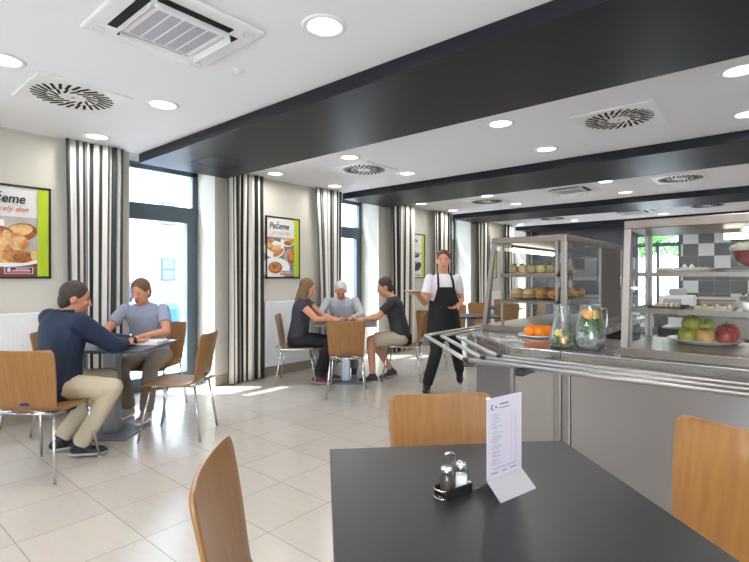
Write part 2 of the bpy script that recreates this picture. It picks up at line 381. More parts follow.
# dark bulkheads across the ceiling
for i, (y0, y1) in enumerate([(2.275, 3.32), (5.37, 6.46), (8.62, 9.62), (11.75, 12.55)]):
    struct(MB().box((WX, y0, 2.515), (RX, y1, CEIL+.01), bev=.004).build('trim_%d' % (i+1), M['beam']))
p = MB()
for a, b in (((-4.72, 2.60), (-4.28, 2.606)), ((-4.72, 3.034), (-4.28, 3.04)), ((-4.72, 2.60), (-4.714, 3.04)), ((-4.286, 2.60), (-4.28, 3.04))):
    p.box((a[0], a[1], 2.5135), (b[0], b[1], 2.516))
struct(p.build('trim_5', mat('panel_seam', (44, 46, 52), .7)))
# windows (balcony-door frames)
for i, (a, b) in enumerate(WIN):
    t = thing('window_%d' % (i+1), None, None, (GX, (a+b)/2, 0)); struct(t)
    h = (b-a)/2; f = MB()
    f.box((-.03, -h, 0), (.04, -h+.07, 2.62)); f.box((-.03, h-.07, 0), (.04, h, 2.62)); f.box((-.03, -h, 2.55), (.04, h, 2.62)); f.box((-.03, -h, 2.05), (.05, h, 2.16)); f.box((-.03, -h, 0), (.04, h, .06))
    struct(f.build('window_frame', M['frame'], t)); f = MB()
    f.box((-.02, -h+.07, .06), (.06, -h+.15, 2.05)); f.box((-.02, h-.15, .06), (.06, h-.07, 2.05)); f.box((-.02, -h+.15, 1.97), (.06, h-.15, 2.05)); f.box((-.02, -h+.15, .06), (.06, h-.15, .16))
    struct(f.build('sash', M['frame'], t))
    struct(MB().box((.0, -h+.07, 2.16), (.006, h-.07, 2.55)).build('pane', M['pane'], t))
    struct(MB().box((.0, -h+.15, .16), (.006, h-.15, 1.97)).build('pane', M['pane'], t))
    struct(MB().box((-.05, -h, 2.62), (.02, h, 2.81)).build('window_head', M['reveal'], t))
t = thing('window_7', None, None, ((ax+bx)/2, YE+.1, 0)); struct(t); h = (bx-ax)/2; f = MB()
f.box((-h, -.03, az), (-h+.06, .04, bz)); f.box((h-.06, -.03, az), (h, .04, bz)); f.box((-h, -.03, bz-.06), (h, .04, bz)); f.box((-h, -.03, az), (h, .04, az+.06)); f.box((-h, -.03, 2.02), (h, .05, 2.11)); f.box((-.03, -.03, az), (.03, .04, 2.03))
struct(f.build('window_frame', M['frame'], t)); struct(MB().box((-h+.05, 0, az+.05), (h-.05, .006, bz-.05)).build('pane', M['pane'], t))

# ------------------------------------------------------------------ ceiling fittings
def make_light(label, loc):
    t = thing('ceiling_light', label, 'ceiling light', loc, 0, 'recessed round ceiling lights')
    MB().lathe([(.088, .0), (.088, -.006), (.098, -.010), (.112, -.008), (.118, 0)], n=36).build('trim_ring', M['white'], t)
    MB().lathe([(.0001, -.004), (.088, -.004)], n=36).build('diffuser', M['lamp'], t)
    return t
def lamp(x, y, w=10, ):
    l = bpy.data.lights.new('downlight', 'AREA'); l.shape = 'DISK'; l.size = .17; l.energy = w; l.color = (1, .975, .94)
    o = bpy.data.objects.new('downlight', l); COL.objects.link(o); o.location = (x, y, CEIL-.03)
LW = 6
cols = [(-4.83, 'nearest the windows'), (-3.56, 'second from the windows'), (-1.81, 'third from the windows'), (-.19, 'farthest from the windows')]
bays = [([.765, 1.74], 'before the first beam'), ([3.80, 4.85], 'between first and second beams'), ([7.0, 8.08], 'between second and third beams'), ([10.15, 11.25], 'beyond the third beam')]
L0 = None
seen = {(0, 0): [1], (0, 1): [0, 1, ], (0, 2): [1], (0, 3): []}
for bi, (ys, bd) in enumerate(bays):
    for ci, (x, cd) in enumerate(cols):
        for ri, yy in enumerate(ys):
            if not (bi == 0 and ci == 0 and ri == 0): lamp(x, yy, LW)
            if bi == 0 and ri not in seen[(0, ci)]: continue
            if bi == 3 and (ci == 3 or (ci in (1,) and ri == 0)): continue
            if bi == 2 and ci == 3: continue
            lb = 'round ceiling light %s, %s, %s row' % (bd, cd, 'nearer' if ri == 0 else 'farther')
            if L0 is None: L0 = make_light(lb, (x, yy, CEIL))
            else: dup(L0, lb, (x, yy, CEIL))
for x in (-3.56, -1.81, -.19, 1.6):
    for yy in (-1.4, -3.2): lamp(x, yy, LW*2.2)  # unseen lamps behind the camera, added and strengthened to light the counter front
for yy in (.765, 1.74, 3.8, 4.85, 7.0, 8.08, 10.15, 11.25): lamp(1.6, yy, LW); lamp(3.1, yy, LW)  # lamps right of the view, added for light without any fittings

def make_vent(label, x, y):
    t = thing('ceiling_vent', label, 'ceiling vent', (x, y, CEIL), 0, 'square swirl air vents')
    MB().box((-.295, -.295, -.012), (.295, .295, 0), bev=.004).build('plate', M['ventplate'], t)
    s = MB()
    def slot(cx, cy, ang, ln, wd):
        s.box((-ln/2, -wd/2, -.002), (ln/2, wd/2, .002), rot=Matrix.Rotation(ang, 3, 'Z'), at=(cx, cy, -.0125))
    n = 28
    for i in range(n):
        a = 2*math.pi*i/n; slot(.205*math.cos(a), .205*math.sin(a), a+.38, .102, .0195)
    n = 14
    for i in range(n):
        a = 2*math.pi*(i+.5)/n; slot(.118*math.cos(a), .118*math.sin(a), a+.62, .080, .0165)
    s.build('swirl_slots', M['slot'], t); MB().cyl((0, 0, 0), .012, -.0165, -.012).build('screw_cap', M['satin'], t)
    return t
V0 = make_vent('square swirl air vent over the left table, nearest to the picture edge', -3.885, 1.243)
for x, y, lb in ((-1.01, 4.30, 'large square swirl air vent over the counter, between the first and second beams'),
                 (-3.82, 4.33, 'square swirl air vent near the windows, between the first and second beams'),
                 (-1.0, 7.39, 'bright square swirl air vent over the kitchen, between the second and third beams'),
                 (-3.81, 7.48, 'square swirl air vent near the windows, between the second and third beams'),
                 (-1.0, 10.45, 'square swirl air vent just above the glass display case at right, farthest back'),
                 (-3.81, 10.55, 'square swirl air vent seen just over the far display case, farthest back')):
    dup(V0, lb, (x, y, CEIL))
def make_ac(label, x, y):
    t = thing('ceiling_cassette', label, 'air conditioner', (x, y, CEIL), 0, 'air conditioning cassettes')
    MB().box((-.335, -.335, -.022), (.335, .335, 0), bev=.012).build('panel', M['white'], t)
    MB().box((-.185, -.185, -.034), (.185, .185, -.02), bev=.012).build('grille_frame', M['white'], t)
    g = MB()
    for k in range(5):
        y0 = -.16 + k*.065
        for q in range(6): g.box((-.16, y0+q*.0092, -.0365), (.16, y0+q*.0092+.0058, -.033), M['grillebar'])
    g.build('grille', M['grillebar'], t)
    MB().box((-.165, -.165, -.0345), (.165, .165, -.0335)).build('grille_back', M['white'], t)
    for k in range(4):
        rot = Matrix.Rotation(k*math.pi/2, 3, 'Z')
        s = MB(); s.box((-.19, -.024, -.0025), (.19, .024, .0025), rot=rot, at=rot @ Vector((0, .232, -.0222))); s.build('air_outlet', M['slot'], t)
        s = MB(); s.box((-.186, -.002, -.018), (.186, .002, .018), rot=rot @ Matrix.Rotation(.25, 3, 'X'), at=rot @ Vector((0, .212, -.041))); s.build('louvre', M['white'], t)
    for sx in (-1, 1):
        for sy in (-1, 1):
            MB().lathe([(.034, -.024), (.034, -.027), (.026, -.027), (.026, -.024)], n=20, c=(sx*.27, sy*.27, 0)).build('corner_cover', M['white'], t)
    return t
AC0 = make_ac('white air conditioning cassette at top left, nearest to the viewer', -2.42, 1.245)
dup(AC0, 'white air conditioning cassette between the second and third dark beams', (-2.36, 7.26, CEIL))
dup(AC0, 'white air conditioning cassette beyond the third dark beam, farthest away', (-2.20, 10.45, CEIL))
t = thing('smoke_detector', 'small white smoke detector between the near cassette and the dark beam', 'smoke detector', (-2.609, 1.76, CEIL))
MB().lathe([(.034, 0), (.034, -.008), (.026, -.018), (.015, -.026), (.0001, -.027)], n=24).build('cap', M['white'], t)
MB().lathe([(.042, 0), (.042, -.005), (.033, -.006)], n=24).build('base_ring', M['white'], t)

# ------------------------------------------------------------------ window wall furnishings
def curtain(label, y0, y1, m, folds, ph=0, squeeze=0, lean=0, cloth=None):
    mb = MB(); bm = mb.bm; uvl = bm.loops.layers.uv.new('UVMap'); n = folds*10; nz = 14
    L = y1-y0; rows = []; us = []
    for j in range(nz+1):
        f = j/nz; z = .015 + f*(CEIL-.02); row = []
        for i in range(n+1):
            s = i/n
            sq = 1 - squeeze*math.sin(math.pi*(1-f)*.75)
            yy = y0 + L*(.5+(s-.5)*sq) + lean*(1-f)
            am = .020 + .008*math.sin(3.1*s*folds+ph)
            xx = WX + .085 + am*math.sin(2*math.pi*folds*s + ph + .5*math.sin(2.2*f+ph)) + .010*math.sin(7*s+3*f)
            yy += .005*math.sin(4*math.pi*folds*s+ph)*(.4+.6*(1-f))
            row.append(bm.verts.new((xx, yy, z)))
        rows.append(row)
    cl = (cloth or L*1.45)
    for j in range(nz):
        for i in range(n):
            fc = bm.faces.new((rows[j][i], rows[j][i+1], rows[j+1][i+1], rows[j+1][i])); fc.smooth = True
            for lp, (ii, jj) in zip(fc.loops, ((i, j), (i+1, j), (i+1, j+1), (i, j+1))): lp[uvl].uv = (ii/n*cl, jj/nz)
    o = mb.build('curtain', m); k = o.modifiers.new('thick', 'SOLIDIFY'); k.thickness = .003
    tag(o, label, 'curtain', 'striped floor-length curtains'); return o
curtain('grey and white striped curtain left of the first window, beside the left wall picture', 1.565, 2.085, M['curt'], 6, 0, .06)
curtain('black and white striped curtain right of the first window, behind the empty chair', 3.27, 3.80, M['curt2'], 6, 1, .02)
curtain('grey striped curtain left of the second window, behind the woman and the pale-shirted man', 4.72, 5.26, M['curt'], 5, 2, .18, .04)
curtain('black and white striped curtain right of the second window, overlapping the third picture', 6.45, 7.16, M['curt2'], 6, .6, .04)
curtain('black and white striped curtain left of the third window, behind the waitress', 7.80, 8.48, M['curt2'], 5, 2.4, .05)
curtain('black and white striped curtain right of the third window, left of the far display case', 9.50, 10.15, M['curt2'], 5, .2, .05)
curtain('striped curtain left of the last window, seen just above the far display case', 10.9, 11.4, M['curt2'], 4, 1.5, .05)
curtain('striped curtain in the far corner, seen above the far display case under the last beam', 12.42, 12.57, M['curt2'], 2, .4, .0)

def radiator(label, y0, y1):
    t = thing('radiator', label, 'radiator', (WX+.07, (y0+y1)/2, 0), 0, 'white panel radiators under the pictures'); h = (y1-y0)/2
    p = MB(); p.box((-.035, -h, .14), (.02, h, .985), bev=.006)
    n = int(2*h/.034)
    for i in range(n):
        yy = -h+.02+i*(2*h-.04)/(n-1); p.box((.018, yy-.011, .17), (.0245, yy+.011, .95), bev=.002)
    p.build('panel', M['radiator'], t)
    g = MB(); g.box((-.045, -h, .975), (.024, h, .992), bev=.003); g.build('top_grille', M['white'], t)
    for s in (-1, 1): MB().box((-.069, s*h*.7-.02, .30), (-.033, s*h*.7+.02, .85)).build('bracket', M['satin'], t)
    v = MB(); v.tube([(0, h+.004, .17), (0, h+.04, .17), (0, h+.04, .06)], .009); v.cyl((0, h+.045, 0), .018, .15, .21); v.build('valve', M['chrome'], t)
    return t
radiator('white panel radiator under the left picture, behind the man in navy', .75, 1.49)
radiator('white panel radiator behind the seated woman, under the second picture', 3.84, 4.62)
radiator('white panel radiator under the farthest picture, seen through the display case', 10.25, 10.85)

def poster(label, y0, variant):
    w, h = .585, .83; z0 = 1.295
    t = thing('framed_poster', label, 'picture', (WX, y0+w/2, z0), 0, 'framed food posters')
    f = MB(); b = .02
    f.box((0, -w/2, 0), (.022, -w/2+b, h)); f.box((0, w/2-b, 0), (.022, w/2, h)); f.box((0, -w/2, 0), (.022, w/2, b)); f.box((0, -w/2, h-b), (.022, w/2, h))
    f.build('frame', M['posterframe'], t)
    p = MB(); X = [.010]
    def up(): X[0] += .0004; return X[0]
    def rect(a, c, d, e, m): x = up(); p.poly([(x, -w/2+a*w, c*h), (x, -w/2+d*w, c*h), (x, -w/2+d*w, e*h), (x, -w/2+a*w, e*h)], m)
    def oval(a, c, ra, rc, m, rot=0):
        x = up(); ca, sa = math.cos(rot), math.sin(rot)
        p.disc((x, -w/2+a*w, c*h), (0, ra*w*ca, ra*w*sa), (0, -rc*h*sa, rc*h*ca), m)
    p.box((0, -w/2+.005, .005), (.010, w/2-.005, h-.005), M['paper'])
    if variant == 0:
        rect(.035, .16, .82, .66, M['printbg']); rect(.035, .52, .40, .62, M['printdish']); rect(.035, .025, .82, .16, M['printwood']); oval(.36, .20, .50, .075, M['printdish']); oval(.36, .225, .46, .06, M['breadpale'])
        rect(.035, .24, .30, .50, M['bread2']); oval(.62, .50, .20, .095, M['bread2'], .2); oval(.60, .52, .16, .06, M['breadpale'], .2)
        oval(.28, .46, .25, .10, M['bread2']); oval(.22, .34, .14, .08, M['printdish']); oval(.44, .385, .27, .115, M['bread'], -.1); 
        for k in range(5): oval(.44+.13*math.cos(k*1.257+.4), .39+.05*math.sin(k*1.257+.4), .11, .038, M['breadpale'], k*1.257+.4)
        oval(.58, .235, .21, .07, M['bread']); oval(.63, .225, .13, .055, M['bread2']); oval(.79, .25, .06, .05, M['breadpale'])
        oval(.10, .27, .12, .09, M['bread'])
    elif variant == 1:
        rect(.035, .025, .82, .66, M['printgrey'])
        oval(.24, .47, .30, .14, M['printdish']); oval(.62, .60, .20, .08, M['printdish']); oval(.72, .36, .20, .13, M['printbg']); oval(.28, .17, .42, .17, M['printdish'])
        oval(.13, .60, .12, .04, M['bread'], .3); oval(.18, .49, .17, .055, M['bread'], -.4); oval(.36, .42, .17, .05, M['bread'], .5); oval(.12, .53, .1, .04, M['breadpale'])
        oval(.30, .50, .14, .04, M['breadpale'], .3); oval(.60, .66, .13, .05, M['breadpale']); oval(.72, .60, .12, .045, M['bread'], .6); oval(.62, .58, .10, .035, M['bread2'])
        oval(.72, .42, .14, .06, M['bread'], .4); oval(.74, .33, .12, .09, M['bread2']); oval(.74, .36, .09, .06, M['bread'])
        oval(.27, .175, .20, .095, M['bread2']); oval(.26, .185, .16, .075, M['bread']); oval(.25, .19, .08, .035, M['bread2'])
        rect(.035, .665, .82, .965, M['paper'])
    else:
        oval(.45, .52, .26, .06, M['printpan']); oval(.45, .535, .22, .035, M['printgrey']); oval(.42, .27, .30, .12, M['printgrey']); oval(.55, .25, .2, .08, M['printpan']); oval(.36, .31, .12, .05, M['breadpale']); oval(.70, .30, .10, .07, M['printpan'])
        rect(.66, .56, .80, .575, M['printpan'])
    x = up(); n = 18; pts = [(x, w/2-.020, h-.02), (x, w/2-.020, .02)]
    for i in range(n+1): pts.append((x, w/2-.105+.004*math.sin(i*1.1), .02+(h-.04)*i/n))
    p.poly(pts[::-1], M['lime'])
    lg = [(.40, .05, .76, .125)] if variant < 2 else [(.48, .05, .76, .10)]
    for a, c, d, e in lg:
        rect(a, c, d, e, M['paper']); rect(a+.01, c+.005, d-.01, e-.005, M['printgrey'] if variant else M['blueink']); rect(a+.02, c+.008, d-.03, c+.032, M['redink'])
        rect(a+.10, c+.034, d-.03, c+.042, M['paper']); oval(a+.055, (c+e)/2+.006, .022, .02, M['paper']); rect(a+.14, c+.05, d-.05, c+.058, M['paper'])
    p.build('print', None, t)
    if variant < 3:
        tm = lambda oy, oz: Matrix.Translation((X[0]+.0008, oy, oz)) @ Matrix(((0, 0, 1, 0), (1, 0, 0, 0), (0, 1, 0, 0), (0, 0, 0, 1)))
        text_mesh('Vaříme' if variant == 2 else 'Pečeme', .101, 'lettering', M['ink'], t, tm(-w/2+.052, .668) @ Matrix.Scale(1.15, 4, (0, 1, 0)), .22, off=.0016)
        text_mesh('po celý den', .066, 'lettering', M['redink'] if variant == 0 else M['pinkink'], t, tm(-w/2+.10, .595), .3)
    return t
poster('dark framed poster of bread rolls with black headline, above the man in navy', .885, 0)
poster('dark framed poster of pastries on white plates, above the seated woman', 3.904, 1)
poster('dark framed poster of cooking pans, partly behind the curtain left of the waitress', 7.02, 2)
poster('farthest framed poster, seen through the far display case', 10.06, 3)

# ------------------------------------------------------------------ tables
def table(label, r, d, rot, sx, sy, topm, group='square cafe tables'):
    x, y = WP(r, d) if rot is None else (r, d)
    t = thing('cafe_table', label, 'table', (x, y, 0), A if rot is None else rot, group)
    MB().box((-sx/2, -sy/2, .718), (sx/2, sy/2, .74), bev=.003).build('tabletop', topm, t)
    MB().box((-.055, -.055, .012), (.055, .055, .71), bev=.012).build('column', M['column'], t)
    MB().box((-.22, -.22, 0), (.22, .22, .012), bev=.004).build('base_plate', M['basep'], t)
    k = MB(); k.box((-.25, -.02, .700), (.25, .02, .719)); k.box((-.02, -.25, .700), (.02, .25, .719)); k.build('support_cross', M['black'], t)
    return t
table('large dark grey laminate table in the foreground holding the menu card', -.562, 1.121, math.radians(46.2), .80, .80, M['top'])
TL = table('grey table at left between the man in navy and the man in grey', -2.205, 4.04, None, .82, .70, M['top2'])
table('table in the middle where the woman and two men sit together', -.36, 6.05, None, .78, .72, M['top2'])
table('table behind the waitress, left of the far display case', 1.45, 7.25, None, .80, .75, M['top'])
table('far table seen through the glass of the far display case', 2.35, 9.3, None, .80, .80, M['top'])

# ------------------------------------------------------------------ chairs
def shell_mesh():
    prof = [(.240, .424), (.236, .431), (.225, .439), (.205, .445), (.17, .449), (.09, .449), (0, .445), (-.08, .443), (-.125, .446), (-.155, .453), (-.178, .468), (-.190, .490), (-.196, .525), (-.204, .58), (-.213, .645), (-.223, .705), (-.234, .765), (-.243, .81), (-.248, .832), (-.251, .844), (-.2525, .850)]
    arc = [0]
    for a, b in zip(prof[:-1], prof[1:]): arc.append(arc[-1]+math.hypot(a[0]-b[0], a[1]-b[1]))
    T = arc[-1]; n = 12; th = .012; mb = MB(); bm = mb.bm; F, B = [], []
    for i, (py, pz) in enumerate(prof):
        q = arc[i]; f = q/T
        wd = .205 if f < .3 else (.205-.018*math.sin(min(1, (f-.3)/.25)*math.pi/2) if f < .55 else .187+.020*min(1, (f-.55)/.35))
        rc = .035
        for e in (q, T-q):
            if e < rc: wd -= rc - math.sqrt(max(0, rc*rc-(rc-e)**2))
        a = prof[max(i-1, 0)]; b = prof[min(i+1, len(prof)-1)]
        ty, tz = b[0]-a[0], b[1]-a[1]; l = math.hypot(ty, tz); ny, nz = tz/l, -ty/l        # upward / forward normal
        up = max(0, min(1, (f-.52)/.2))
        r1, r2 = [], []
        for k in range(n+1):
            u = -1+2*k/n; sag = (-.020*(1-u*u)*up) - .006*(1-u*u)*(1-up)
            cx = u*wd
            r1.append(bm.verts.new((cx, py+ny*(th/2+sag), pz+nz*(th/2+sag)))); r2.append(bm.verts.new((cx, py+ny*(-th/2+sag), pz+nz*(-th/2+sag))))
        F.append(r1); B.append(r2)
    fs = []
    for i in range(len(prof)-1):
        for k in range(n):
            fs.append(bm.faces.new((F[i][k], F[i][k+1], F[i+1][k+1], F[i+1][k]))); fs.append(bm.faces.new((B[i][k+1], B[i][k], B[i+1][k], B[i+1][k+1])))
        fs.append(bm.faces.new((F[i][0], F[i+1][0], B[i+1][0], B[i][0]))); fs.append(bm.faces.new((F[i+1][n], F[i][n], B[i][n], B[i+1][n])))
    for k in range(n):
        fs.append(bm.faces.new((F[0][k+1], F[0][k], B[0][k], B[0][k+1]))); fs.append(bm.faces.new((F[-1][k], F[-1][k+1], B[-1][k+1], B[-1][k])))
    bmesh.ops.recalc_face_normals(bm, faces=fs)
    for f in fs: f.smooth = len(f.verts) == 4
    return mb
def make_chair(label):
    t = thing('cafe_chair', label, 'chair', (0, 0, 0), 0, 'plywood shell chairs')
    o = shell_mesh().build('seat_shell', M['wood'], t)
    k = o.modifiers.new('b', 'BEVEL'); k.width = .003; k.segments = 2; k.limit_method = 'ANGLE'; k.angle_limit = math.radians(50)
    R = .0095
    for s in (-1, 1):
        for top, foot in (((s*.165, .165, .428), (s*.210, .245, .006)), ((s*.165, -.185, .432), (s*.210, -.245, .006))):
            l = bpy.data.objects.new
            g = MB(); g.tube([top, foot], R, n=10); leg = g.build('leg', M['chrome'], t)
            MB().cyl((foot[0], foot[1], 0), .0108, 0, .010, n=12).build('foot_cap', M['grey'], leg)
    f = MB()
    for s in (-1, 1):
        f.tube([(s*.165, .165, .428), (s*.160, .15, .433), (s*.155, .05, .431), (s*.155, -.08, .429), (s*.16, -.16, .430), (s*.165, -.20, .436), (s*.155, -.235, .450), (s*.11, -.25, .462), (s*.06, -.232, .466)], R, n=8)
    f.tube([(-.165, .150, .430), (.165, .150, .430)], R*.9, n=8); f.tube([(-.165, -.185, .432), (.165, -.185, .432)], R*.9, n=8)
    f.build('under_frame', M['chrome'], t)
    pl = MB(); pl.box((-.027, -.003, -.009), (.027, .003, .009), rot=Matrix.Rotation(-.12, 3, 'X'), at=(.0, -.2185, .500), bev=.002); pl.build('maker_plate', M['plate_blue'], t)
    return t
CH0 = make_chair('plywood chair on the left side of the foreground table, only its back showing')
CH0.location = (-.905, .835, 0); CH0.rotation_euler = (0, 0, math.radians(-43.8))
dup(CH0, 'plywood chair at the far edge of the foreground table, behind the menu card', (-.83, 1.422, 0), math.radians(-133.8))
dup(CH0, 'plywood chair at the right edge of the picture, in front of the steel counter', (-.168, 1.566, 0), math.radians(157.5))
def chair(label, r, d, face):      # face: angle clockwise from straight ahead
    return dup(CH0, label, WP(r, d)+(0,), A-math.radians(face))
chair('plywood chair at the left edge, seen from behind, under the man in navy', -2.21, 3.25, 0)
chair('plywood chair hidden behind the man in navy, left end of the left table', -2.60, 4.16, 78)
chair('plywood chair behind the man in the grey t-shirt, in front of the window', -2.17, 4.76, 182)
chair('empty plywood chair turned sideways at the right end of the left table', -1.625, 4.01, -90)
chair('plywood chair with its back to the viewer at the middle table', -.305, 5.36, 0)
chair('plywood chair under the seated woman beside the radiator', -.955, 6.0, 88)
chair('plywood chair under the man in pale shirt at the back of the middle table', -.42, 6.85, 180)
chair('plywood chair under the man in khaki shorts, its shiny back toward the counter', .375, 6.2, -78)
chair('plywood chair left of the waitress, its back to the viewer', .83, 6.98, 10)
chair('plywood chair behind the waitress, beyond the table, facing the viewer', 1.34, 8.0, 186)
chair('plywood chair just left of the far display case, facing the viewer', 1.93, 8.55, 175)
chair('plywood chair on the near side of the far table, seen through the display case', 2.35, 8.72, 0)
chair('plywood chair behind the far table, seen through the display case', 2.75, 10.0, 180)
chair('plywood chair at the right end of the far table, seen through the display case', 3.0, 9.3, -90)

# ------------------------------------------------------------------ things on the foreground table
def rdz(o, r, d, z): o.location = WP(r, d)+(z,); o.rotation_euler = (0, 0, A)
t = thing('menu_stand', 'clear acrylic menu holder with a printed price list, on the foreground table', 'menu stand')
# local frame: x along the sheet, y to its back
a0 = (.288, 1.231); b0 = (.4008, 1.314); cx, cd = (a0[0]+b0[0])/2, (a0[1]+b0[1])/2; ang = math.atan2(b0[1]-a0[1], b0[0]-a0[0])
t.location = WP(cx, cd)+(.74,); t.rotation_euler = (0, 0, A+ang)
W2 = .0725
MB().box((-W2, -.003, .036), (W2, -.0012, .250)).build('front_sheet', M['acrylic'], t)
MB().box((-W2, .0012, .036), (W2, .003, .250)).build('back_sheet', M['acrylic'], t)
s = MB()
for sg in (-1, 1):
    s.poly([(-W2, sg*.001, .040), (W2, sg*.001, .040), (W2, sg*.046, .002), (-W2, sg*.046, .002)])
    s.poly([(-W2, sg*.003, .038), (W2, sg*.003, .038), (W2, sg*.046, .0005), (-W2, sg*.046, .0005)])
s.build('tent_base', M['flap'], t)
pc = MB(); pc.box((-W2+.002, -.001, .040), (W2-.002, .001, .249), M['menu'])
def bar(x0, x1, z, hh=.0012, m='ink'): pc.poly([(x0, -.0012, z), (x1, -.0012, z), (x1, -.0012, z+hh), (x0, -.0012, z+hh)], M[m])
pc.disc((-.049, -.0012, .2245), (.006, 0, 0), (0, 0, .0075), M['ink'], 20); pc.disc((-.0465, -.00125, .2245), (.0042, 0, 0), (0, 0, .0055), M['menu'], 20)
pc.disc((-.036, -.0012, .224), (.0045, 0, 0), (0, 0, .0035), M['printgrey'], 14)
bar(-.022, .014, .228, .0036, 'printgrey'); bar(-.024, .022, .219, .0022, 'printgrey')
z = .205; k = 0
random.seed(3)
for grp in (4, 5, 2, 5, 3, 4, 4):
    for i in range(grp):
        bar(-.052, -.052+random.uniform(.015, .042), z, .0012, 'printmid'); bar(.022, .029, z, .0010, 'pinkink'); bar(.040, .047, z, .0010, 'printmid'); z -= .0043
    z -= .003
for i in range(2): bar(-.052+.01*i, .05, .066-.004*i, .0010, 'printgrey')
bar(-.055, -.028, .052, .003, 'printgrey'); bar(-.012, .008, .052, .003, 'printgrey'); bar(.022, .05, .053, .003, 'printgrey')
pc.build('price_list', None, t)

t = thing('condiment_caddy', 'chrome and dark caddy holding salt and pepper, on the foreground table', 'caddy')
rdz(t, .205, 1.247, .74); t.rotation_euler = (0, 0, A+math.radians(35))
q = MB(); q.box((-.044, -.022, 0), (.044, .022, .004), bev=.001); q.build('tray_floor', M['chrome'], t)
q = MB()
q.box((-.046, -.0235, .0), (.046, -.0205, .026), M['black']); q.box((-.046, .0205, .0), (.046, .0235, .026), M['black']); 
q.build('side_rail', None, t)
q = MB(); q.tube([(-.046, -.021, .024), (-.056, -.012, .024), (-.059, 0, .024), (-.056, .012, .024), (-.046, .021, .024)], .0022); q.tube([(-.046, -.021, .004), (-.056, -.012, .004), (-.059, 0, .004), (-.056, .012, .004), (-.046, .021, .004)], .0022)
q.tube([(.046, -.021, .024), (.046, .021, .024)], .0022); q.build('end_bow', M['chrome'], t)
q = MB(); q.box((-.006, -.0025, .004), (.006, -.0005, .098)); q.tube([(0, -.0015, .096), (-.002, -.0015, .104), (-.012, -.0015, .108), (-.034, -.0015, .110)], .005, n=10); q.build('handle', M['chrome'], t)
def shaker(name, label, lx, fill, h):
    ca = A+math.radians(35); ox, oy = WP(.205, 1.247); x = ox+lx*math.cos(ca); y = oy+lx*math.sin(ca)
    k = thing(name, label, 'shaker', (x, y, .744), 0, 'glass shakers in the caddy')
    MB().lathe([(.0001, .0), (.0185, .0), (.0195, .004), (.0185, .05), (.016, .056)], n=24).build('jar', M['clear'], k)
    MB().lathe([(.0001, .003), (.0165, .003), (.0175, .006), (.0165, h), (.0001, h)], n=20).build('filling', fill, k)
    MB().lathe([(.0160, .054), (.0168, .056), (.0168, .066), (.015, .072), (.010, .0755), (.0001, .076)], n=24).build('lid', M['chrome'], k)
    hd = MB()
    for i in range(5): hd.cyl((.008*math.cos(i*1.257), .008*math.sin(i*1.257), 0), .0012, .0745, .0765, n=8)
    hd.build('holes', M['black'], k)
shaker('pepper_shaker', 'glass pepper shaker in the near left end of the caddy', -.024, M['pepper'], .050)
shaker('salt_shaker', 'glass salt shaker in the far right end of the caddy', .026, M['salt'], .040)

# ------------------------------------------------------------------ things on the left table
def on_left(r, d): return WP(r, d)
t = thing('serving_tray', 'white tray with a meal in front of the man in the grey t-shirt', 'tray', on_left(-2.02, 4.12)+(.7405,), A+.12)
q = MB(); q.box((-.20, -.14, 0), (.20, .14, .006), bev=.003)
for a, b in (((-.20, -.14), (.20, -.132)), ((-.20, .132), (.20, .14)), ((-.20, -.14), (-.192, .14)), ((.192, -.14), (.20, .14))): q.box((a[0], a[1], .003), (b[0], b[1], .018), bev=.002)
q.build('tray_body', M['white'], t)
t = thing('dinner_plate', 'white dinner plate with food on the tray at the left table', 'plate', on_left(-2.06, 4.12)+(.7475,))
MB().lathe([(.0001, .004), (.07, .004), (.08, .007), (.112, .017), (.114, .019), (.105, .014), (.075, 0), (.0001, 0)], n=32).build('dish', M['china'], t)
q = MB()
for i in range(9): q.ell((random.uniform(-.05, .05), random.uniform(-.05, .05), .014), (.018, .014, .009), M['ham'] if i % 3 else M['lettuce'], 2)
tag(q.build('meal', None, t), kind='stuff')
t = thing('fork', 'fork resting on the right end of the tray at the left table', 'fork', on_left(-1.87, 4.10)+(.748,), A+1.3)
q = MB(); q.box((-.09, -.003, 0), (.03, .003, .002)); q.box((.03, -.011, 0), (.05, .011, .002))
for k in range(4): q.box((.05, -.011+k*.0063, 0), (.09, -.0085+k*.0063, .002))
q.build('fork_body', M['chrome'], t)
t = thing('salad_bowl', 'small bowl of green salad by the left man\'s hands on the left table', 'bowl', on_left(-2.28, 4.12)+(.7475,))
MB().lathe([(.0001, .0), (.03, 0), (.055, .03), (.06, .045), (.056, .043), (.05, .028), (.027, .004), (.0001, .004)], n=28).build('dish', M['china'], t)
q = MB()
for i in range(26):
    a = random.uniform(0, 6.28); rr = random.uniform(0, .04); q.ell((rr*math.cos(a), rr*math.sin(a), random.uniform(.03, .055)), (.016, .013, .005), M['mint'] if i % 2 else M['lettuce'], 1)
tag(q.build('leaves', None, t), kind='stuff')
t = thing('menu_card', 'white upright menu card at the far left of the left table', 'menu', on_left(-2.50, 4.22)+(.7405,), A+.1)
q = MB(); q.poly([(-.055, -.03, 0), (.055, -.03, 0), (.055, 0, .2), (-.055, 0, .2)]); q.poly([(.055, .03, 0), (-.055, .03, 0), (-.055, 0, .2), (.055, 0, .2)])
o = q.build('card', M['menu'], t); k = o.modifiers.new('t', 'SOLIDIFY'); k.thickness = .002

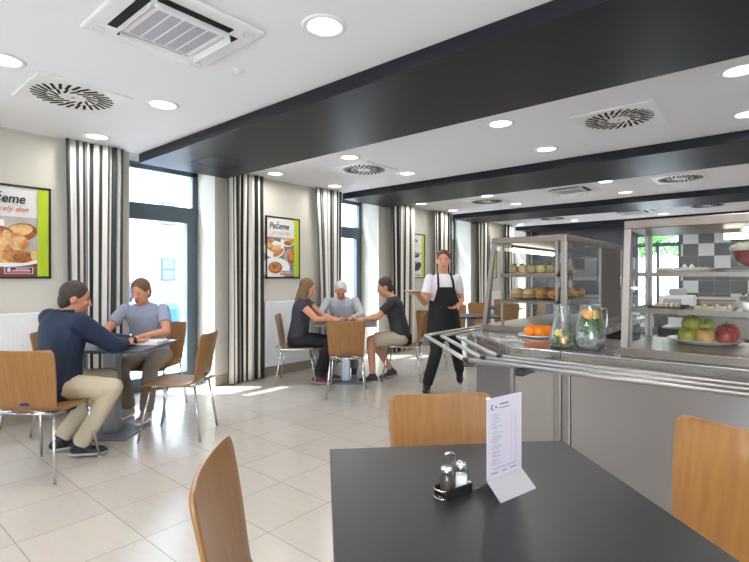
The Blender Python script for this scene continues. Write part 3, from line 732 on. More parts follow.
# ------------------------------------------------------------------ serving counter
TZ = .90
def worktop(label, pts, lab):
    t = MB(); t.prism(pts, TZ-.045, TZ, bev=.004); o = t.build('worktop', M['steeltop']); tag(o, label, 'worktop', 'steel worktops of the serving counter'); return o
worktop('brushed steel worktop with the corner cut off, under the far display case and oranges', [(-.915, 2.65), (-1.205, 2.65), (-1.75, 3.195), (-1.75, 5.6), (-1.04, 5.6), (-1.04, 3.55), (-.915, 3.40)], '')
worktop('brushed steel worktop at right, under the near display case and water jug', [(1.6, 2.65), (-.911, 2.65), (-.911, 3.40), (1.6, 3.40)], '')
def cab(label, pts, front_edges, posts, mfront):
    t = thing('counter_unit', label, 'counter unit', (0, 0, 0), 0, 'steel counter units')
    q = MB(); q.prism(pts, .10, TZ-.045); q.build('body', mfront, t)
    for n, (a, b) in enumerate(posts):
        MB().box((a[0], a[1], 0), (b[0], b[1], TZ-.045), bev=.003).build('upright', M['steel'], t)
    cxx = sum(p[0] for p in pts)/len(pts); cyy = sum(p[1] for p in pts)/len(pts)
    q = MB(); q.prism([(cxx+(p[0]-cxx)*.9, cyy+(p[1]-cyy)*.9) for p in pts], 0, .10); q.build('plinth', M['black'], t)
    for e in front_edges:
        (x0, y0), (x1, y1), mm = e; dx, dy = x1-x0, y1-y0; l = math.hypot(dx, dy); an = math.atan2(dy, dx)
        q = MB(); q.box((-l/2, -.004, .13), (l/2, .004, TZ-.075), rot=Matrix.Rotation(an, 3, 'Z'), at=((x0+x1)/2, (y0+y1)/2, (.13+TZ-.075)/2), bev=.002); q.build('front_panel', mm, t)
    return t
LB = -.913
cab('steel counter unit with a bright panel below the cut worktop corner', [(LB-.003, 2.69), (-1.188, 2.69), (-1.725, 3.227), (-1.725, 3.5), (-1.06, 3.5), (LB-.003, 3.38)],
    [((-.965, 2.686), (-1.18, 2.686), M['steelfront']), ((-1.225, 2.723), (-1.715, 3.213), M['steel'])], [((LB-.043, 2.665), (LB-.005, 2.705)), ((-1.228, 2.70), (-1.204, 2.724))], M['steelfront'])
cab('long steel counter unit behind the right foreground chair', [(1.6, 2.69), (LB+.007, 2.69), (LB+.007, 3.38), (1.6, 3.38)],
    [((1.55, 2.686), (LB+.050, 2.686), M['steelfront'])], [((LB+.006, 2.665), (LB+.044, 2.705)), ((1.53, 2.675), (1.57, 2.715))], M['steelfront'])
t = cab('dark steel counter unit underneath the far display case', [(-1.725, 3.503), (-1.725, 5.55), (-1.10, 5.55), (-1.10, 3.503)], [], [], M['steeldark'])
MB().box((-1.099, 3.55, .14), (-1.09, 5.5, .83)).build('shelf_shade_sheet', M['recess_shade'], t)  # flat near-black sheet, stands in for the shade inside the open shelves

# tray slide: three tubes over the front, the cut corner and the window side
t = thing('tray_slide', 'three-tube chrome tray slide along the front and cut corner of the counter', 'tray slide', (0, 0, 0))
RZ = .86; RR = .0125
corners = [((-1.293, 2.29), (-2.081, 3.07)), ((-1.249, 2.40), (-1.971, 3.122)), ((-1.205, 2.51), (-1.861, 3.166))]
for i, (c0, c1) in enumerate(corners):
    yf = c0[1]; xb = c1[0]; dn = Vector((c1[0]-c0[0], c1[1]-c0[1], 0)).normalized(); g = .018
    MB().tube([(1.6, yf, RZ), (c0[0]+g, yf, RZ)], RR, n=14).build('front_tube', M['rail'], t)
    MB().tube([(c0[0]+dn.x*g, c0[1]+dn.y*g, RZ), (c1[0]-dn.x*g, c1[1]-dn.y*g, RZ)], RR, n=14).build('corner_tube', M['rail'], t)
    MB().tube([(xb, c1[1]+g, RZ), (xb, 5.6, RZ)], RR, n=14).build('side_tube', M['rail'], t)
    j = MB(); j.tube([(c0[0]+g+.004, yf, RZ), (c0[0], yf, RZ), (c0[0]+dn.x*(g+.004), c0[1]+dn.y*(g+.004), RZ)], RR*1.04, n=12); j.build('joint', M['black'], t); j = MB()
    j.tube([(c1[0]-dn.x*(g+.004), c1[1]-dn.y*(g+.004), RZ), c1+(RZ,), (xb, c1[1]+g+.004, RZ)], RR*1.04, n=12); j.build('joint', M['black'], t)
for bxx in (-.985, .3, 1.4):
    b = MB(); b.box((bxx-.02, 2.27, RZ-.045), (bxx+.02, 2.66, RZ-.0125), bev=.003); b.build('bracket', M['black'], t)
for yy in (4.4, 5.2):
    b = MB(); b.box((-2.10, yy-.02, RZ-.045), (-1.732, yy+.02, RZ-.0125), bev=.003); b.build('bracket', M['black'], t)

# display cases: local x = length, y = depth from the customer side, z from the worktop
def display_case(label, loc, rotz, L, doors, light_x, slid, ly=.15):
    t = thing('display_case', label, 'display case', loc, rotz, 'glass food display cases'); D = .63; H = .70; ft = .085
    MB().box((0, 0, 0), (L, D, .045), bev=.004).build('base', M['hood'], t)
    h = MB(); h.box((0, ft-.01, H-.045), (L, D, H), bev=.004); h.build('hood', M['hood'], t)
    P = .032
    def slant(x0, x1):
        b0 = [fr.bm.verts.new(c) for c in ((x0, 0, .045), (x1, 0, .045), (x1, P, .045), (x0, P, .045))]
        t0 = [fr.bm.verts.new(c) for c in ((x0, ft-.01, H-.045), (x1, ft-.01, H-.045), (x1, ft+P-.01, H-.045), (x0, ft+P-.01, H-.045))]
        fs = [fr.bm.faces.new(b0[::-1]), fr.bm.faces.new(t0)] + [fr.bm.faces.new((b0[i], b0[(i+1) % 4], t0[(i+1) % 4], t0[i])) for i in range(4)]
        bmesh.ops.recalc_face_normals(fr.bm, faces=fs)
    for x in (0, L-P):
        fr = MB(); slant(x, x+P); fr.build('frame_post', M['steel'], t)
        MB().box((x, D-P-.006, .045), (x+P, D, H-.045), bev=.002).build('frame_post', M['steel'], t)
    for x in (.004, L-.02):
        MB().box((x, .15, .045), (x+.016, .168, H-.045)).build('shelf_rack', M['steel'], t); MB().box((x, D-.075, .045), (x+.016, D-.06, H-.045)).build('shelf_rack', M['steel'], t)
    for z in (.235, .425):
        s = MB(); s.box((.002, .150, z-.018), (L-.002, .166, z+.006)); s.box((.002, D-.07, z-.018), (L-.002, D-.055, z+.006)); s.box((.002, .150, z-.018), (.018, D-.055, z+.006)); s.box((L-.018, .150, z-.018), (L-.002, D-.055, z+.006))
        s.box((.018, .166, z-.004), (L-.018, D-.07, z)); s.build('shelf', M['hood'], t)
    q = MB(); q.poly([(P, .012, .047), (L-P, .012, .047), (L-P, ft, H-.047), (P, ft, H-.047)]); q.build('front_pane', M['caseglass'], t)
    for x in (.0155, L-.0155):
        q = MB(); q.poly([(x, .033, .047), (x, D-.04, .047), (x, D-.04, H-.047), (x, ft+.02, H-.047)]); q.build('side_pane', M['caseglass'], t)
    if doors:
        q = MB(); q.box((P, D-.018, .05), (P+.62, D-.008, H-.05)); q.build('rear_door', M['steeldark'], t)
        hd = MB(); hd.tube([(P+.10, D-.006, .30), (P+.10, D+.014, .32), (P+.10, D+.014, .40), (P+.10, D-.006, .42)], .006); hd.build('door_handle', M['chrome'], t)
        q = MB(); q.box((P+.62, D-.024, .05), (P+.64, D-.006, H-.05)); q.box((L-P-.02, D-.024, .05), (L-P, D-.006, H-.05)); q.build('door_stile', M['steel'], t)
        q = MB(); q.box((P+.64, D-.018, .05), (L-P-.02, D-.014, H-.05)); q.build('rear_door', M['caseglass'], t)
    lt = MB(); lt.tube([(light_x[0], ly, H-.082), (light_x[1], ly, H-.082)], .017, n=14); lt.build('light_tube', M['tube'], t)
    lf = MB(); lf.box((light_x[0]-.02, ly-.012, H-.062), (light_x[1]+.02, ly+.012, H-.045)); lf.build('light_housing', M['hood'], t)
    return t
display_case('glass display case with filled rolls standing on the window side of the counter', (-1.745, 4.88, TZ), -math.pi/2, 1.53, True, (.45, 1.30), 0)
display_case('glass display case at the right picture edge holding apples and a red dessert', (-.625, 2.70, TZ), 0, 1.55, False, (.40, 1.35), 0, .42)
t = thing('round_thermometer', 'small round dial under the hood of the right display case', 'thermometer', (-.12, 2.81, 1.525))
q = MB(); q.tube([(0, -.006, 0), (0, .006, 0)], .022, n=20); q.build('bezel', M['chrome'], t); q = MB(); q.disc((0, -.0065, 0), (.016, 0, 0), (0, 0, .016)); q.build('dial', M['china'], t)
q = MB(); q.tube([(0, 0, .02), (0, 0, .032)], .003); q.build('hanger', M['chrome'], t)

# food inside the far case (case local -> room)
def c1(lx, ly, z): return (-1.745+ly, 4.88-lx, TZ+z)
def roll(label, pos, ry, m, kind):
    t = thing('filled_roll' if kind == 0 else 'filled_baguette', label, 'sandwich', pos, ry, 'filled rolls and baguettes in the far display case')
    if kind == 0:
        MB().ell((0, 0, .040), (.034, .034, .026), sub=3, noise=.01).build('bun_top', m, t); MB().ell((0, 0, .020), (.032, .032, .019), sub=3, noise=.01).build('bun_bottom', m, t)
        g = MB()
        for i in range(10):
            a = i*.63; g.ell((.028*math.cos(a), .028*math.sin(a), .030+.004*math.sin(a*3)), (.011, .010, .004), M['lettuce'] if i % 3 else M['ham'], 1)
        for i in range(4): g.ell((random.uniform(-.018, .018), random.uniform(-.018, .018), .068), (.014, .010, .008), M['mint'] if i % 2 else M['lettuce'], 1)
        g.build('filling', None, t)
    else:
        MB().ell((0, 0, .052), (.080, .038, .030), sub=3, noise=.01).build('bun_top', m, t); MB().ell((0, 0, .022), (.082, .035, .021), sub=3, noise=.01).build('bun_bottom', m, t)
        g = MB()
        for i in range(14):
            a = i*.449; g.ell((.074*math.cos(a), .033*math.sin(a), .038+.004*math.sin(a*3)), (.018, .01, .005), M['lettuce'] if i % 2 else M['ham'], 1)
        g.build('filling', None, t)
    return t
ordn = ['nearest', 'second nearest', 'third', 'fourth', 'fifth', 'sixth', 'seventh']
k = 0
cols_ = ['window-side', 'second', 'third', 'fourth', 'staff-side']
for c_, ly in enumerate((.215, .285, .355, .425, .495)):
    for i in range(4):
        roll('%s filled roll of the %s line on the upper shelf, far display case' % (ordn[i].capitalize(), cols_[c_]), c1(1.45-i*.15, ly, .432), c_, [M['seedroll'], M['roll'], M['seedroll'], M['roll'], M['seedroll']][c_], 0)
cols_ = ['window-side', 'second', 'third', 'staff-side']
for c_, ly in enumerate((.225, .315, .405, .495)):
    for i in range(4):
        roll('%s filled baguette of the %s line on the lower shelf, far display case' % (ordn[i].capitalize(), cols_[c_]), c1(1.39-i*.20, ly, .242), math.pi/2+.16*(c_-1.5), M['bag'] if c_ > 1 else M['roll'], 1)
for z, lb in ((.425, 'upper'), (.235, 'lower')):
    t = MB(); t.box((-.19, -.42, 0), (.19, .42, .006), bev=.002); o = t.build('steel_tray', M['tray'] if z > .4 else M['traydark'], None, c1(1.12, .36, z+.001), 0)
    tag(o, 'flat %s under the %s on the %s shelf of the far display case' % (('steel tray', 'rolls', lb) if z > .4 else ('dark tray', 'baguettes', lb)), 'tray')

# oranges
def orange_at(label, x, y, z):
    t = thing('orange', label, 'orange', (x, y, z), random.uniform(0, 3), 'oranges on the white plate')
    MB().ell((0, 0, .038), (.0385, .0385, .037), sub=3).build('peel', M['orange'], t)
    MB().ell((.004, 0, .0745), (.004, .004, .002), sub=1).build('stem_end', M['stem'], t)
PX, PY = WP(.3525*3.27-.045, 3.27)
t = thing('plate', 'white plate of oranges on the steel worktop, left of the carafe', 'plate', (PX, PY, TZ+.0005))
MB().lathe([(.0001, .005), (.075, .005), (.085, .008), (.126, .017), (.129, .018), (.120, .010), (.09, 0), (.0001, 0)], n=40).build('dish', M['china'], t)
ox = [(-.062, -.035, 0, 'Leftmost orange on the white plate'), (-.008, -.062, 0, 'Orange in front on the white plate, second from the left'), (.058, -.028, 0, 'Orange at the right of the white plate, beside the carafe'), (-.022, .045, 0, 'Orange at the back left of the white plate'), (.045, .052, 0, 'Orange at the back right of the white plate')]
for r, d, z, lb in ox:
    x = PX + CA*r - SA*d; y = PY + SA*r + CA*d; orange_at(lb, x, y, TZ+.007)

# jug and carafe
def slice_at(name, label, loc, m, r, tilt, rz):
    t = thing(name, label, 'citrus slice', loc, 0); t.rotation_euler = (tilt, 0, rz)
    MB().lathe([(.0001, -.0025), (r*.92, -.0025), (r*.92, .0025), (.0001, .0025)], n=24).build('flesh', m, t)
    MB().lathe([(r*.91, -.003), (r, -.003), (r, .003), (r*.91, .003), (r*.91, -.003)], n=24).build('rind', M['rind'] if m is M['slice'] else M['lemon'], t)
def leaves(name, label, loc, R, z0, z1, n, up):
    q = MB()
    for i in range(n):
        a = random.uniform(0, 6.28); rr = R*math.sqrt(random.random()); z = random.uniform(z0, z1)
        c = Vector((rr*math.cos(a), rr*math.sin(a), z)); d = Vector((random.uniform(-1, 1), random.uniform(-1, 1), random.uniform(-.9, .5))).normalized(); s = d.orthogonal().normalized(); l = random.uniform(.032, .046); w = l*.55
        s = (Matrix.Rotation(random.uniform(0, 6.28), 3, d) @ s); nn = d.cross(s)
        p = [c, c+d*l*.3+s*w*.42+nn*.003, c+d*l*.65+s*w*.40+nn*.004, c+d*l, c+d*l*.65-s*w*.40+nn*.004, c+d*l*.3-s*w*.42+nn*.003]
        p = [Vector((v.x*min(1, (R*1.02)/max(1e-4, math.hypot(v.x, v.y))), v.y*min(1, (R*1.02)/max(1e-4, math.hypot(v.x, v.y))), max(z0-.005, min(z1+.005, v.z)))) for v in p]
        q.poly(p, M['mint'])
    for i in range(4): q.tube([(random.uniform(-.5, .5)*R, random.uniform(-.5, .5)*R, z0), (random.uniform(-.6, .6)*R, random.uniform(-.6, .6)*R, z1)], .0018, M['mint'], 6)
    o = q.build(name, None, None, loc); tag(o, label, 'mint'); return o
def wall_lathe(pr, th, n=44):
    inner = [(max(r-th, .0001), max(z, th)) for r, z in pr[1:]]
    return MB().lathe(pr + [(pr[-1][0]-th/2, pr[-1][1]+th/2)] + inner[::-1] + [(.0001, th)], n=n)
JX, JY = -.818, 2.850
t = thing('water_jug', 'round-bellied glass jug of mint and orange water with a square handle', 'jug', (JX, JY, TZ+.0005))
op = [(.0001, 0), (.058, 0), (.072, .008), (.083, .04), (.0855, .07), (.082, .10), (.074, .14), (.064, .18), (.057, .215), (.055, .235), (.058, .248)]
wall_lathe(op, .0028).build('glass_body', M['vessel'], t)
MB().lathe([(.0001, .006), (.056, .006), (.070, .013), (.0805, .042), (.083, .07), (.0795, .10), (.0715, .14), (.0615, .18), (.055, .212), (.0001, .212)], n=40).build('water', M['water'], t)
q = MB()
for i in range(46):
    a = random.uniform(0, 6.28); z = random.uniform(.018, .098); r_ = .060*math.sqrt(random.random()); q.ell((r_*math.cos(a), r_*math.sin(a), z), (random.uniform(.008, .013), random.uniform(.008, .013), random.uniform(.007, .011)), None, 1, .12)
tag(q.build('crushed_ice', M['ice'], t), kind='stuff')
h = MB(); dv = Vector((CA, SA, 0)); b = lambda rr, z: tuple(dv*rr)+(0,) if False else (dv.x*rr, dv.y*rr, z)
h.tube([b(.055, .222), b(.078, .226), b(.092, .222), b(.096, .21), b(.096, .13), b(.093, .118), b(.082, .112), b(.078, .112)], .006, n=12); h.build('handle', glass_mat('handle_glass', (.95, .97, .96), 1.1, .02, .28, 1.2), t)
leaves('mint_bunch', 'mint leaves floating in the upper half of the round glass jug', (JX, JY, TZ), .056, .095, .200, 150, 1)
fx = lambda r, d: (CA*r-SA*d, SA*r+CA*d)
x, y = fx(-.022, -.028); slice_at('orange_slice', 'orange slice floating at the top left of the round jug', (JX+x, JY+y, TZ+.200), M['slice'], .034, .95, A)
x, y = fx(.026, -.025); slice_at('lemon_slice', 'lemon slice at the top right of the round jug', (JX+x, JY+y, TZ+.198), M['lemon'], .026, 1.1, A+.6)
x, y = fx(.012, .02); slice_at('orange_slice', 'orange slice at the back near the top of the round jug', (JX+x, JY+y, TZ+.207), M['slice'], .026, .3, A+1)
KX, KY = -.965, 2.83
t = thing('carafe', 'slim-necked glass carafe with mint and lemon, left of the round jug', 'carafe', (KX, KY, TZ+.0005))
wall_lathe([(.0001, 0), (.060, 0), (.069, .008), (.0715, .035), (.068, .065), (.058, .105), (.048, .15), (.045, .185), (.047, .22), (.054, .248)], .0026).build('glass_body', M['vessel'], t)
MB().lathe([(.0001, .006), (.058, .006), (.0665, .013), (.069, .036), (.0655, .066), (.058, .092), (.0001, .092)], n=36).build('water', M['water'], t)
leaves('mint_bunch', 'mint leaves in the bottom of the slim-necked carafe', (KX, KY, TZ), .058, .012, .085, 110, 0)
x, y = fx(-.008, -.05); slice_at('lemon_slice', 'half-sunk lemon slice against the front of the carafe', (KX+x, KY+y, TZ+.048), M['slice'], .026, 1.35, A)
x, y = fx(-.03, -.02); slice_at('lemon_slice', 'lemon slice floating near the surface of the carafe', (KX+x, KY+y, TZ+.082), M['lemon'], .024, .6, A)

# apples on the platter
AX, AY = -.315, 3.155
t = thing('platter', 'round white platter of apples on the floor of the right display case', 'plate', (AX, AY, TZ+.0455))
MB().lathe([(.0001, .006), (.11, .006), (.125, .009), (.172, .022), (.176, .025), (.163, .016), (.118, 0), (.0001, 0)], n=44).build('dish', M['china'], t)
def apple(label, r, d, z, s, m, tilt):
    x, y = fx(r, d)
    t = thing('apple', label, 'apple', (AX+x, AY+y, TZ+.0455+z), 0, 'apples on the platter'); t.rotation_euler = (tilt[0], tilt[1], 0)
    pr = [(.0001, .010), (.25, .0), (.6, .02), (.86, .22), (1.0, .62), (.98, 1.0), (.84, 1.38), (.55, 1.62), (.3, 1.66), (.1, 1.56), (.0001, 1.50)]
    MB().lathe([(a*s, b*s*1.02) for a, b in pr], n=26).build('skin', m, t)
    q = MB(); q.tube([(0, 0, s*1.5), (s*.05, 0, s*1.72), (s*.14, 0, s*1.88)], .0022, n=6); q.build('stalk', M['stem'], t)
apple('Yellow-green apple at the left end of the platter', -.118, -.03, .012, .043, M['applegreen'], (0, .1))
apple('Golden apple at the front of the platter, second from the left', -.045, -.072, .012, .045, M['appleyel'], (.2, 0))
apple('Red-blushed apple at the front of the platter, third from the left', .045, -.078, .012, .047, M['applered'], (.1, .2))
apple('Large dark red apple at the right end of the platter', .132, -.01, .014, .056, M['applered'], (0, -.2))
apple('Green apple on top of the pile, left of the other top one', -.078, .0, .075, .045, M['applegreen'], (.2, .2))
apple('Olive green apple on top of the pile, right of the other top one', .008, -.005, .072, .044, M['applegreen'], (.9, -.1))
apple('Apple at the back of the platter, supporting the pile', -.03, .075, .012, .043, M['appleyel'], (0, .2))

# dishes on the shelves of the right case
S1, S2 = TZ+.236, TZ+.426
t = thing('oval_platter', 'long white platter with garnish on the upper shelf of the right display case', 'plate', (-.40, 3.06, S2))
q = MB(); n = 36
def rr(a, b, z): return q.ring((0, 0, z), (a, 0, 0), (0, b, 0), n)
q.skinrings([rr(.09, .06, 0), rr(.105, .075, .004), rr(.137, .105, .020), rr(.139, .107, .023), rr(.127, .095, .015), rr(.09, .06, .006)]); q.build('dish', M['china'], t)
q = MB()
for i in range(10): q.ell((-.10+.022*i, random.uniform(-.05, .02), .024), (.018, .016, .008), M['yellowfood'] if i in (0, 1, 2, 8, 9) else M['pastry'], 2)
q.build('garnish', None, t)
q = MB()
for i in range(2): q.lathe([(.016, .02), (.012, .035), (.004, .047), (.0001, .050)], None, 12, (.01+.032*i, -.03, 0))
q.build('cream_rosette', M['white'], t)
t = thing('dessert_saucer', 'white saucer under the red jelly dessert on the upper shelf', 'plate', (-.122, 2.99, S2))
MB().lathe([(.0001, .004), (.06, .004), (.09, .010), (.092, .012), (.06, 0), (.0001, 0)], n=36).build('dish', M['china'], t)
t = thing('dessert_bowl', 'footed glass of red jelly topped with cream and lettuce-green garnish', 'dessert', (-.122, 2.99, S2+.0045))
MB().lathe([(.0001, 0), (.035, 0), (.034, .004), (.012, .012), (.012, .018), (.04, .040), (.066, .085), (.078, .125), (.076, .125), (.064, .087), (.038, .043), (.0001, .022)], n=36).build('glass_bowl', M['clear'], t)
MB().lathe([(.0001, .025), (.037, .045), (.062, .088), (.068, .104), (.0001, .104)], n=36).build('jelly', M['jelly'], t)
q = MB()
for i in range(16):
    a = i*.393; rr_ = .05 if i % 2 else .028; q.ell((rr_*math.cos(a), rr_*math.sin(a), .118+.012*(i % 2 == 0)), (.026, .024, .018), M['cream'], 2)
q.build('cream_topping', None, t)
q = MB()
for i in range(6): q.ell((.03*math.cos(i*1.05), .03*math.sin(i*1.05), .142), (.016, .012, .007), M['lettuce'], 1)
q.build('garnish', None, t)
def flat_tray(label, x, y, m, sx, sy):
    t = thing('serving_tray', label, 'tray', (x, y, S1), 0)
    q = MB(); q.box((-sx, -sy, 0), (sx, sy, .004)); 
    for a, b in (((-sx, -sy), (sx, -sy+.006)), ((-sx, sy-.006), (sx, sy)), ((-sx, -sy), (-sx+.006, sy)), ((sx-.006, -sy), (sx, sy))): q.box((a[0], a[1], 0), (b[0], b[1], .014))
    q.build('tray_body', m, t); return t
flat_tray('dark tray under the pastries on the lower shelf of the right display case', -.465, 3.05, M['traydark'], .078, .14)
for i in range(5):
    x = -.512+.0235*i
    t = thing('pastry', ['Pastry at the left end of the dark tray', 'second pastry from the left on the dark tray', 'middle pastry on the dark tray', 'fourth pastry from the left on the dark tray', 'Pastry at the right end of the dark tray'][i], 'pastry', (x, 2.97+.008*i, S1+.0045), 0, 'pastries on the dark tray')
    MB().ell((0, 0, .011), (.0115, .055, .013), sub=3, noise=.03).build('dough', M['pastry'], t); q = MB(); q.ell((0, 0, .022), (.008, .04, .006), sub=2, noise=.04); q.build('icing', M['cream'], t)
flat_tray('steel tray with small cakes on the lower shelf of the right display case', -.257, 3.03, M['tray'], .085, .15)
for i in range(6):
    x, y = -.322+.026*i, 2.95+.045*(i % 2)
    t = thing('small_cake', 'small iced cake on the steel tray, ' + ['leftmost', 'second from left', 'third from left', 'fourth from left', 'fifth from left', 'rightmost'][i], 'cake', (x, y, S1+.0045), .2*i, 'small cakes on the steel tray')
    MB().lathe([(.0001, 0), (.015, 0), (.017, .010), (.012, .018), (.0001, .020)], n=16).build('sponge', M['pastry'], t); q = MB(); q.ell((0, 0, .020), (.009, .009, .005), sub=2); q.build('icing', M['cream'] if i % 2 else M['traydark'], t)
t = thing('cup_dessert', 'small white cup with brown topping at the right end of the lower shelf', 'dessert', (-.115, 2.98, S1))
MB().lathe([(.0001, 0), (.024, 0), (.030, .045), (.028, .045), (.022, .004), (.0001, .004)], n=24).build('cup', M['china'], t); MB().ell((0, 0, .04), (.027, .027, .012), sub=2).build('topping', M['bread2'], t)

# ------------------------------------------------------------------ kitchen behind the counter
t = thing('back_counter', 'steel kitchen work table behind the serving counter', 'work table', (.3, 6.6, 0))
MB().box((-1.5, -.33, .86), (1.9, .33, .90), bev=.004).build('worktop', M['steeltop'], t); MB().box((-1.46, -.30, .30), (1.86, .30, .33)).build('undershelf', M['steel'], t)
for x in (-1.45, .2, 1.83):
    for y in (-.29, .29): MB().box((x-.02, y-.02, 0), (x+.02, y+.02, .86)).build('leg', M['steel'], t)
t = thing('coffee_machine', 'black and steel coffee machine on the kitchen table undershelf, seen under the lower shelf', 'coffee machine', (-.85, 6.55, .33))
MB().box((-.22, -.02, 0), (.22, .25, .40), bev=.01).build('housing', M['steeldark'], t); MB().box((-.22, -.25, .28), (.22, 0, .40), bev=.01).build('head', M['black'], t); MB().box((-.22, -.25, 0), (.22, 0, .05), bev=.006).build('drip_tray', M['steel'], t)
for x in (-.1, .1):
    q = MB(); q.cyl((x, -.14, 0), .035, .22, .29); q.tube([(x, -.14, .235), (x, -.30, .225)], .012); q.build('portafilter', M['black'], t)
t = thing('white_appliance', 'white kitchen appliance behind the pastries, in front of the bright window', 'kitchen appliance', (-.92, 6.62, .90))
MB().box((-.17, -.16, .04), (.17, .16, .20), bev=.02).build('body', M['white'], t); MB().box((-.08, -.10, .20), (.08, .10, .28), bev=.02).build('hopper', M['grey'], t); MB().box((-.12, -.166, .08), (.06, -.159, .16)).build('control_panel', M['grey'], t)
for s in (-1, 1): MB().box((s*.13-.02, -.13, 0), (s*.13+.02, .13, .045)).build('foot', M['black'], t)
t = thing('kettle', 'steel kettle on the kitchen table beside the coffee machine', 'kettle', (-.30, 6.5, .90))
MB().lathe([(.0001, 0), (.085, 0), (.09, .02), (.085, .12), (.06, .19), (.03, .21), (.0001, .215)], n=28).build('pot', M['steel'], t); MB().ell((0, 0, .225), (.014, .014, .014), sub=2).build('knob', M['black'], t)
q = MB(); q.tube([(.075, 0, .15), (.13, 0, .18), (.13, 0, .06), (.085, 0, .04)], .01); q.build('handle', M['black'], t)
t = thing('kitchen_cabinet', 'long dark kitchen cabinet along the tiled back wall', 'cabinet', (.6, 12.25, 0))
MB().box((-1.9, -.33, .08), (3.2, .33, .86)).build('body', M['steeldark'], t); MB().box((-1.92, -.35, .86), (3.2, .345, .90), bev=.003).build('worktop', mat('cream_worktop', (196, 184, 160), .4), t); MB().box((-1.85, -.28, 0), (3.2, .30, .08)).build('plinth', M['black'], t)
for i in range(6):
    x = -1.87+i*.84; d = MB().box((x+.01, -.348, .1), (x+.83, -.33, .84), bev=.003).build('door', M['steel'], t); MB().box((x+.1, -.365, .74), (x+.35, -.35, .755)).build('handle', M['chrome'], d)

# ------------------------------------------------------------------ people
def loft(mb, secs, m=None, n=20):
    """secs: (centre, lateral unit vector, half width, depth unit vector, half depth)"""
    rings = [mb.ring(c, Vector(u)*a, Vector(v)*b, n) for c, u, a, v, b in secs]
    return mb.skinrings(rings, m)
def limb(mb, pts, rad):
    for p, r in zip(pts, rad): mb.ell(p, (r, r, r), sub=2)
    for a, b, ra, rb in zip(pts[:-1], pts[1:], rad[:-1], rad[1:]): mb.cone(a, b, ra, rb)
def hand(mb, wrist, dirv, palm_n, curl=.5, side=1, s=1.0):
    d = Vector(dirv).normalized(); nrm = Vector(palm_n); nrm = (nrm-d*nrm.dot(d)).normalized(); lat = d.cross(nrm).normalized()*side
    w = Vector(wrist); pc = w + d*.045*s
    mb.ell(pc, (tuple(d*.052*s), tuple(lat*.040*s), tuple(nrm*.016*s)), sub=2)
    for i, (off, ln) in enumerate(((-.030, .062), (-.010, .072), (.010, .070), (.029, .056))):
        p0 = w + d*.075*s + lat*off*s; cur = d.copy(); pts = [p0]
        for q, fr in enumerate((.42, .33, .25)):
            cur = (Matrix.Rotation(-curl*.8*(q+.4)*side, 3, lat) @ d).normalized(); pts.append(pts[-1]+cur*ln*fr*s)
        limb(mb, pts, [.0095*s, .009*s, .0085*s, .0075*s])
    th = [w+d*.022*s-lat*.028*s, w+d*.045*s-lat*.055*s+nrm*.008*s, w+d*.072*s-lat*.062*s+nrm*.016*s]
    limb(mb, th, [.0125*s, .0105*s, .009*s])
V = Vector
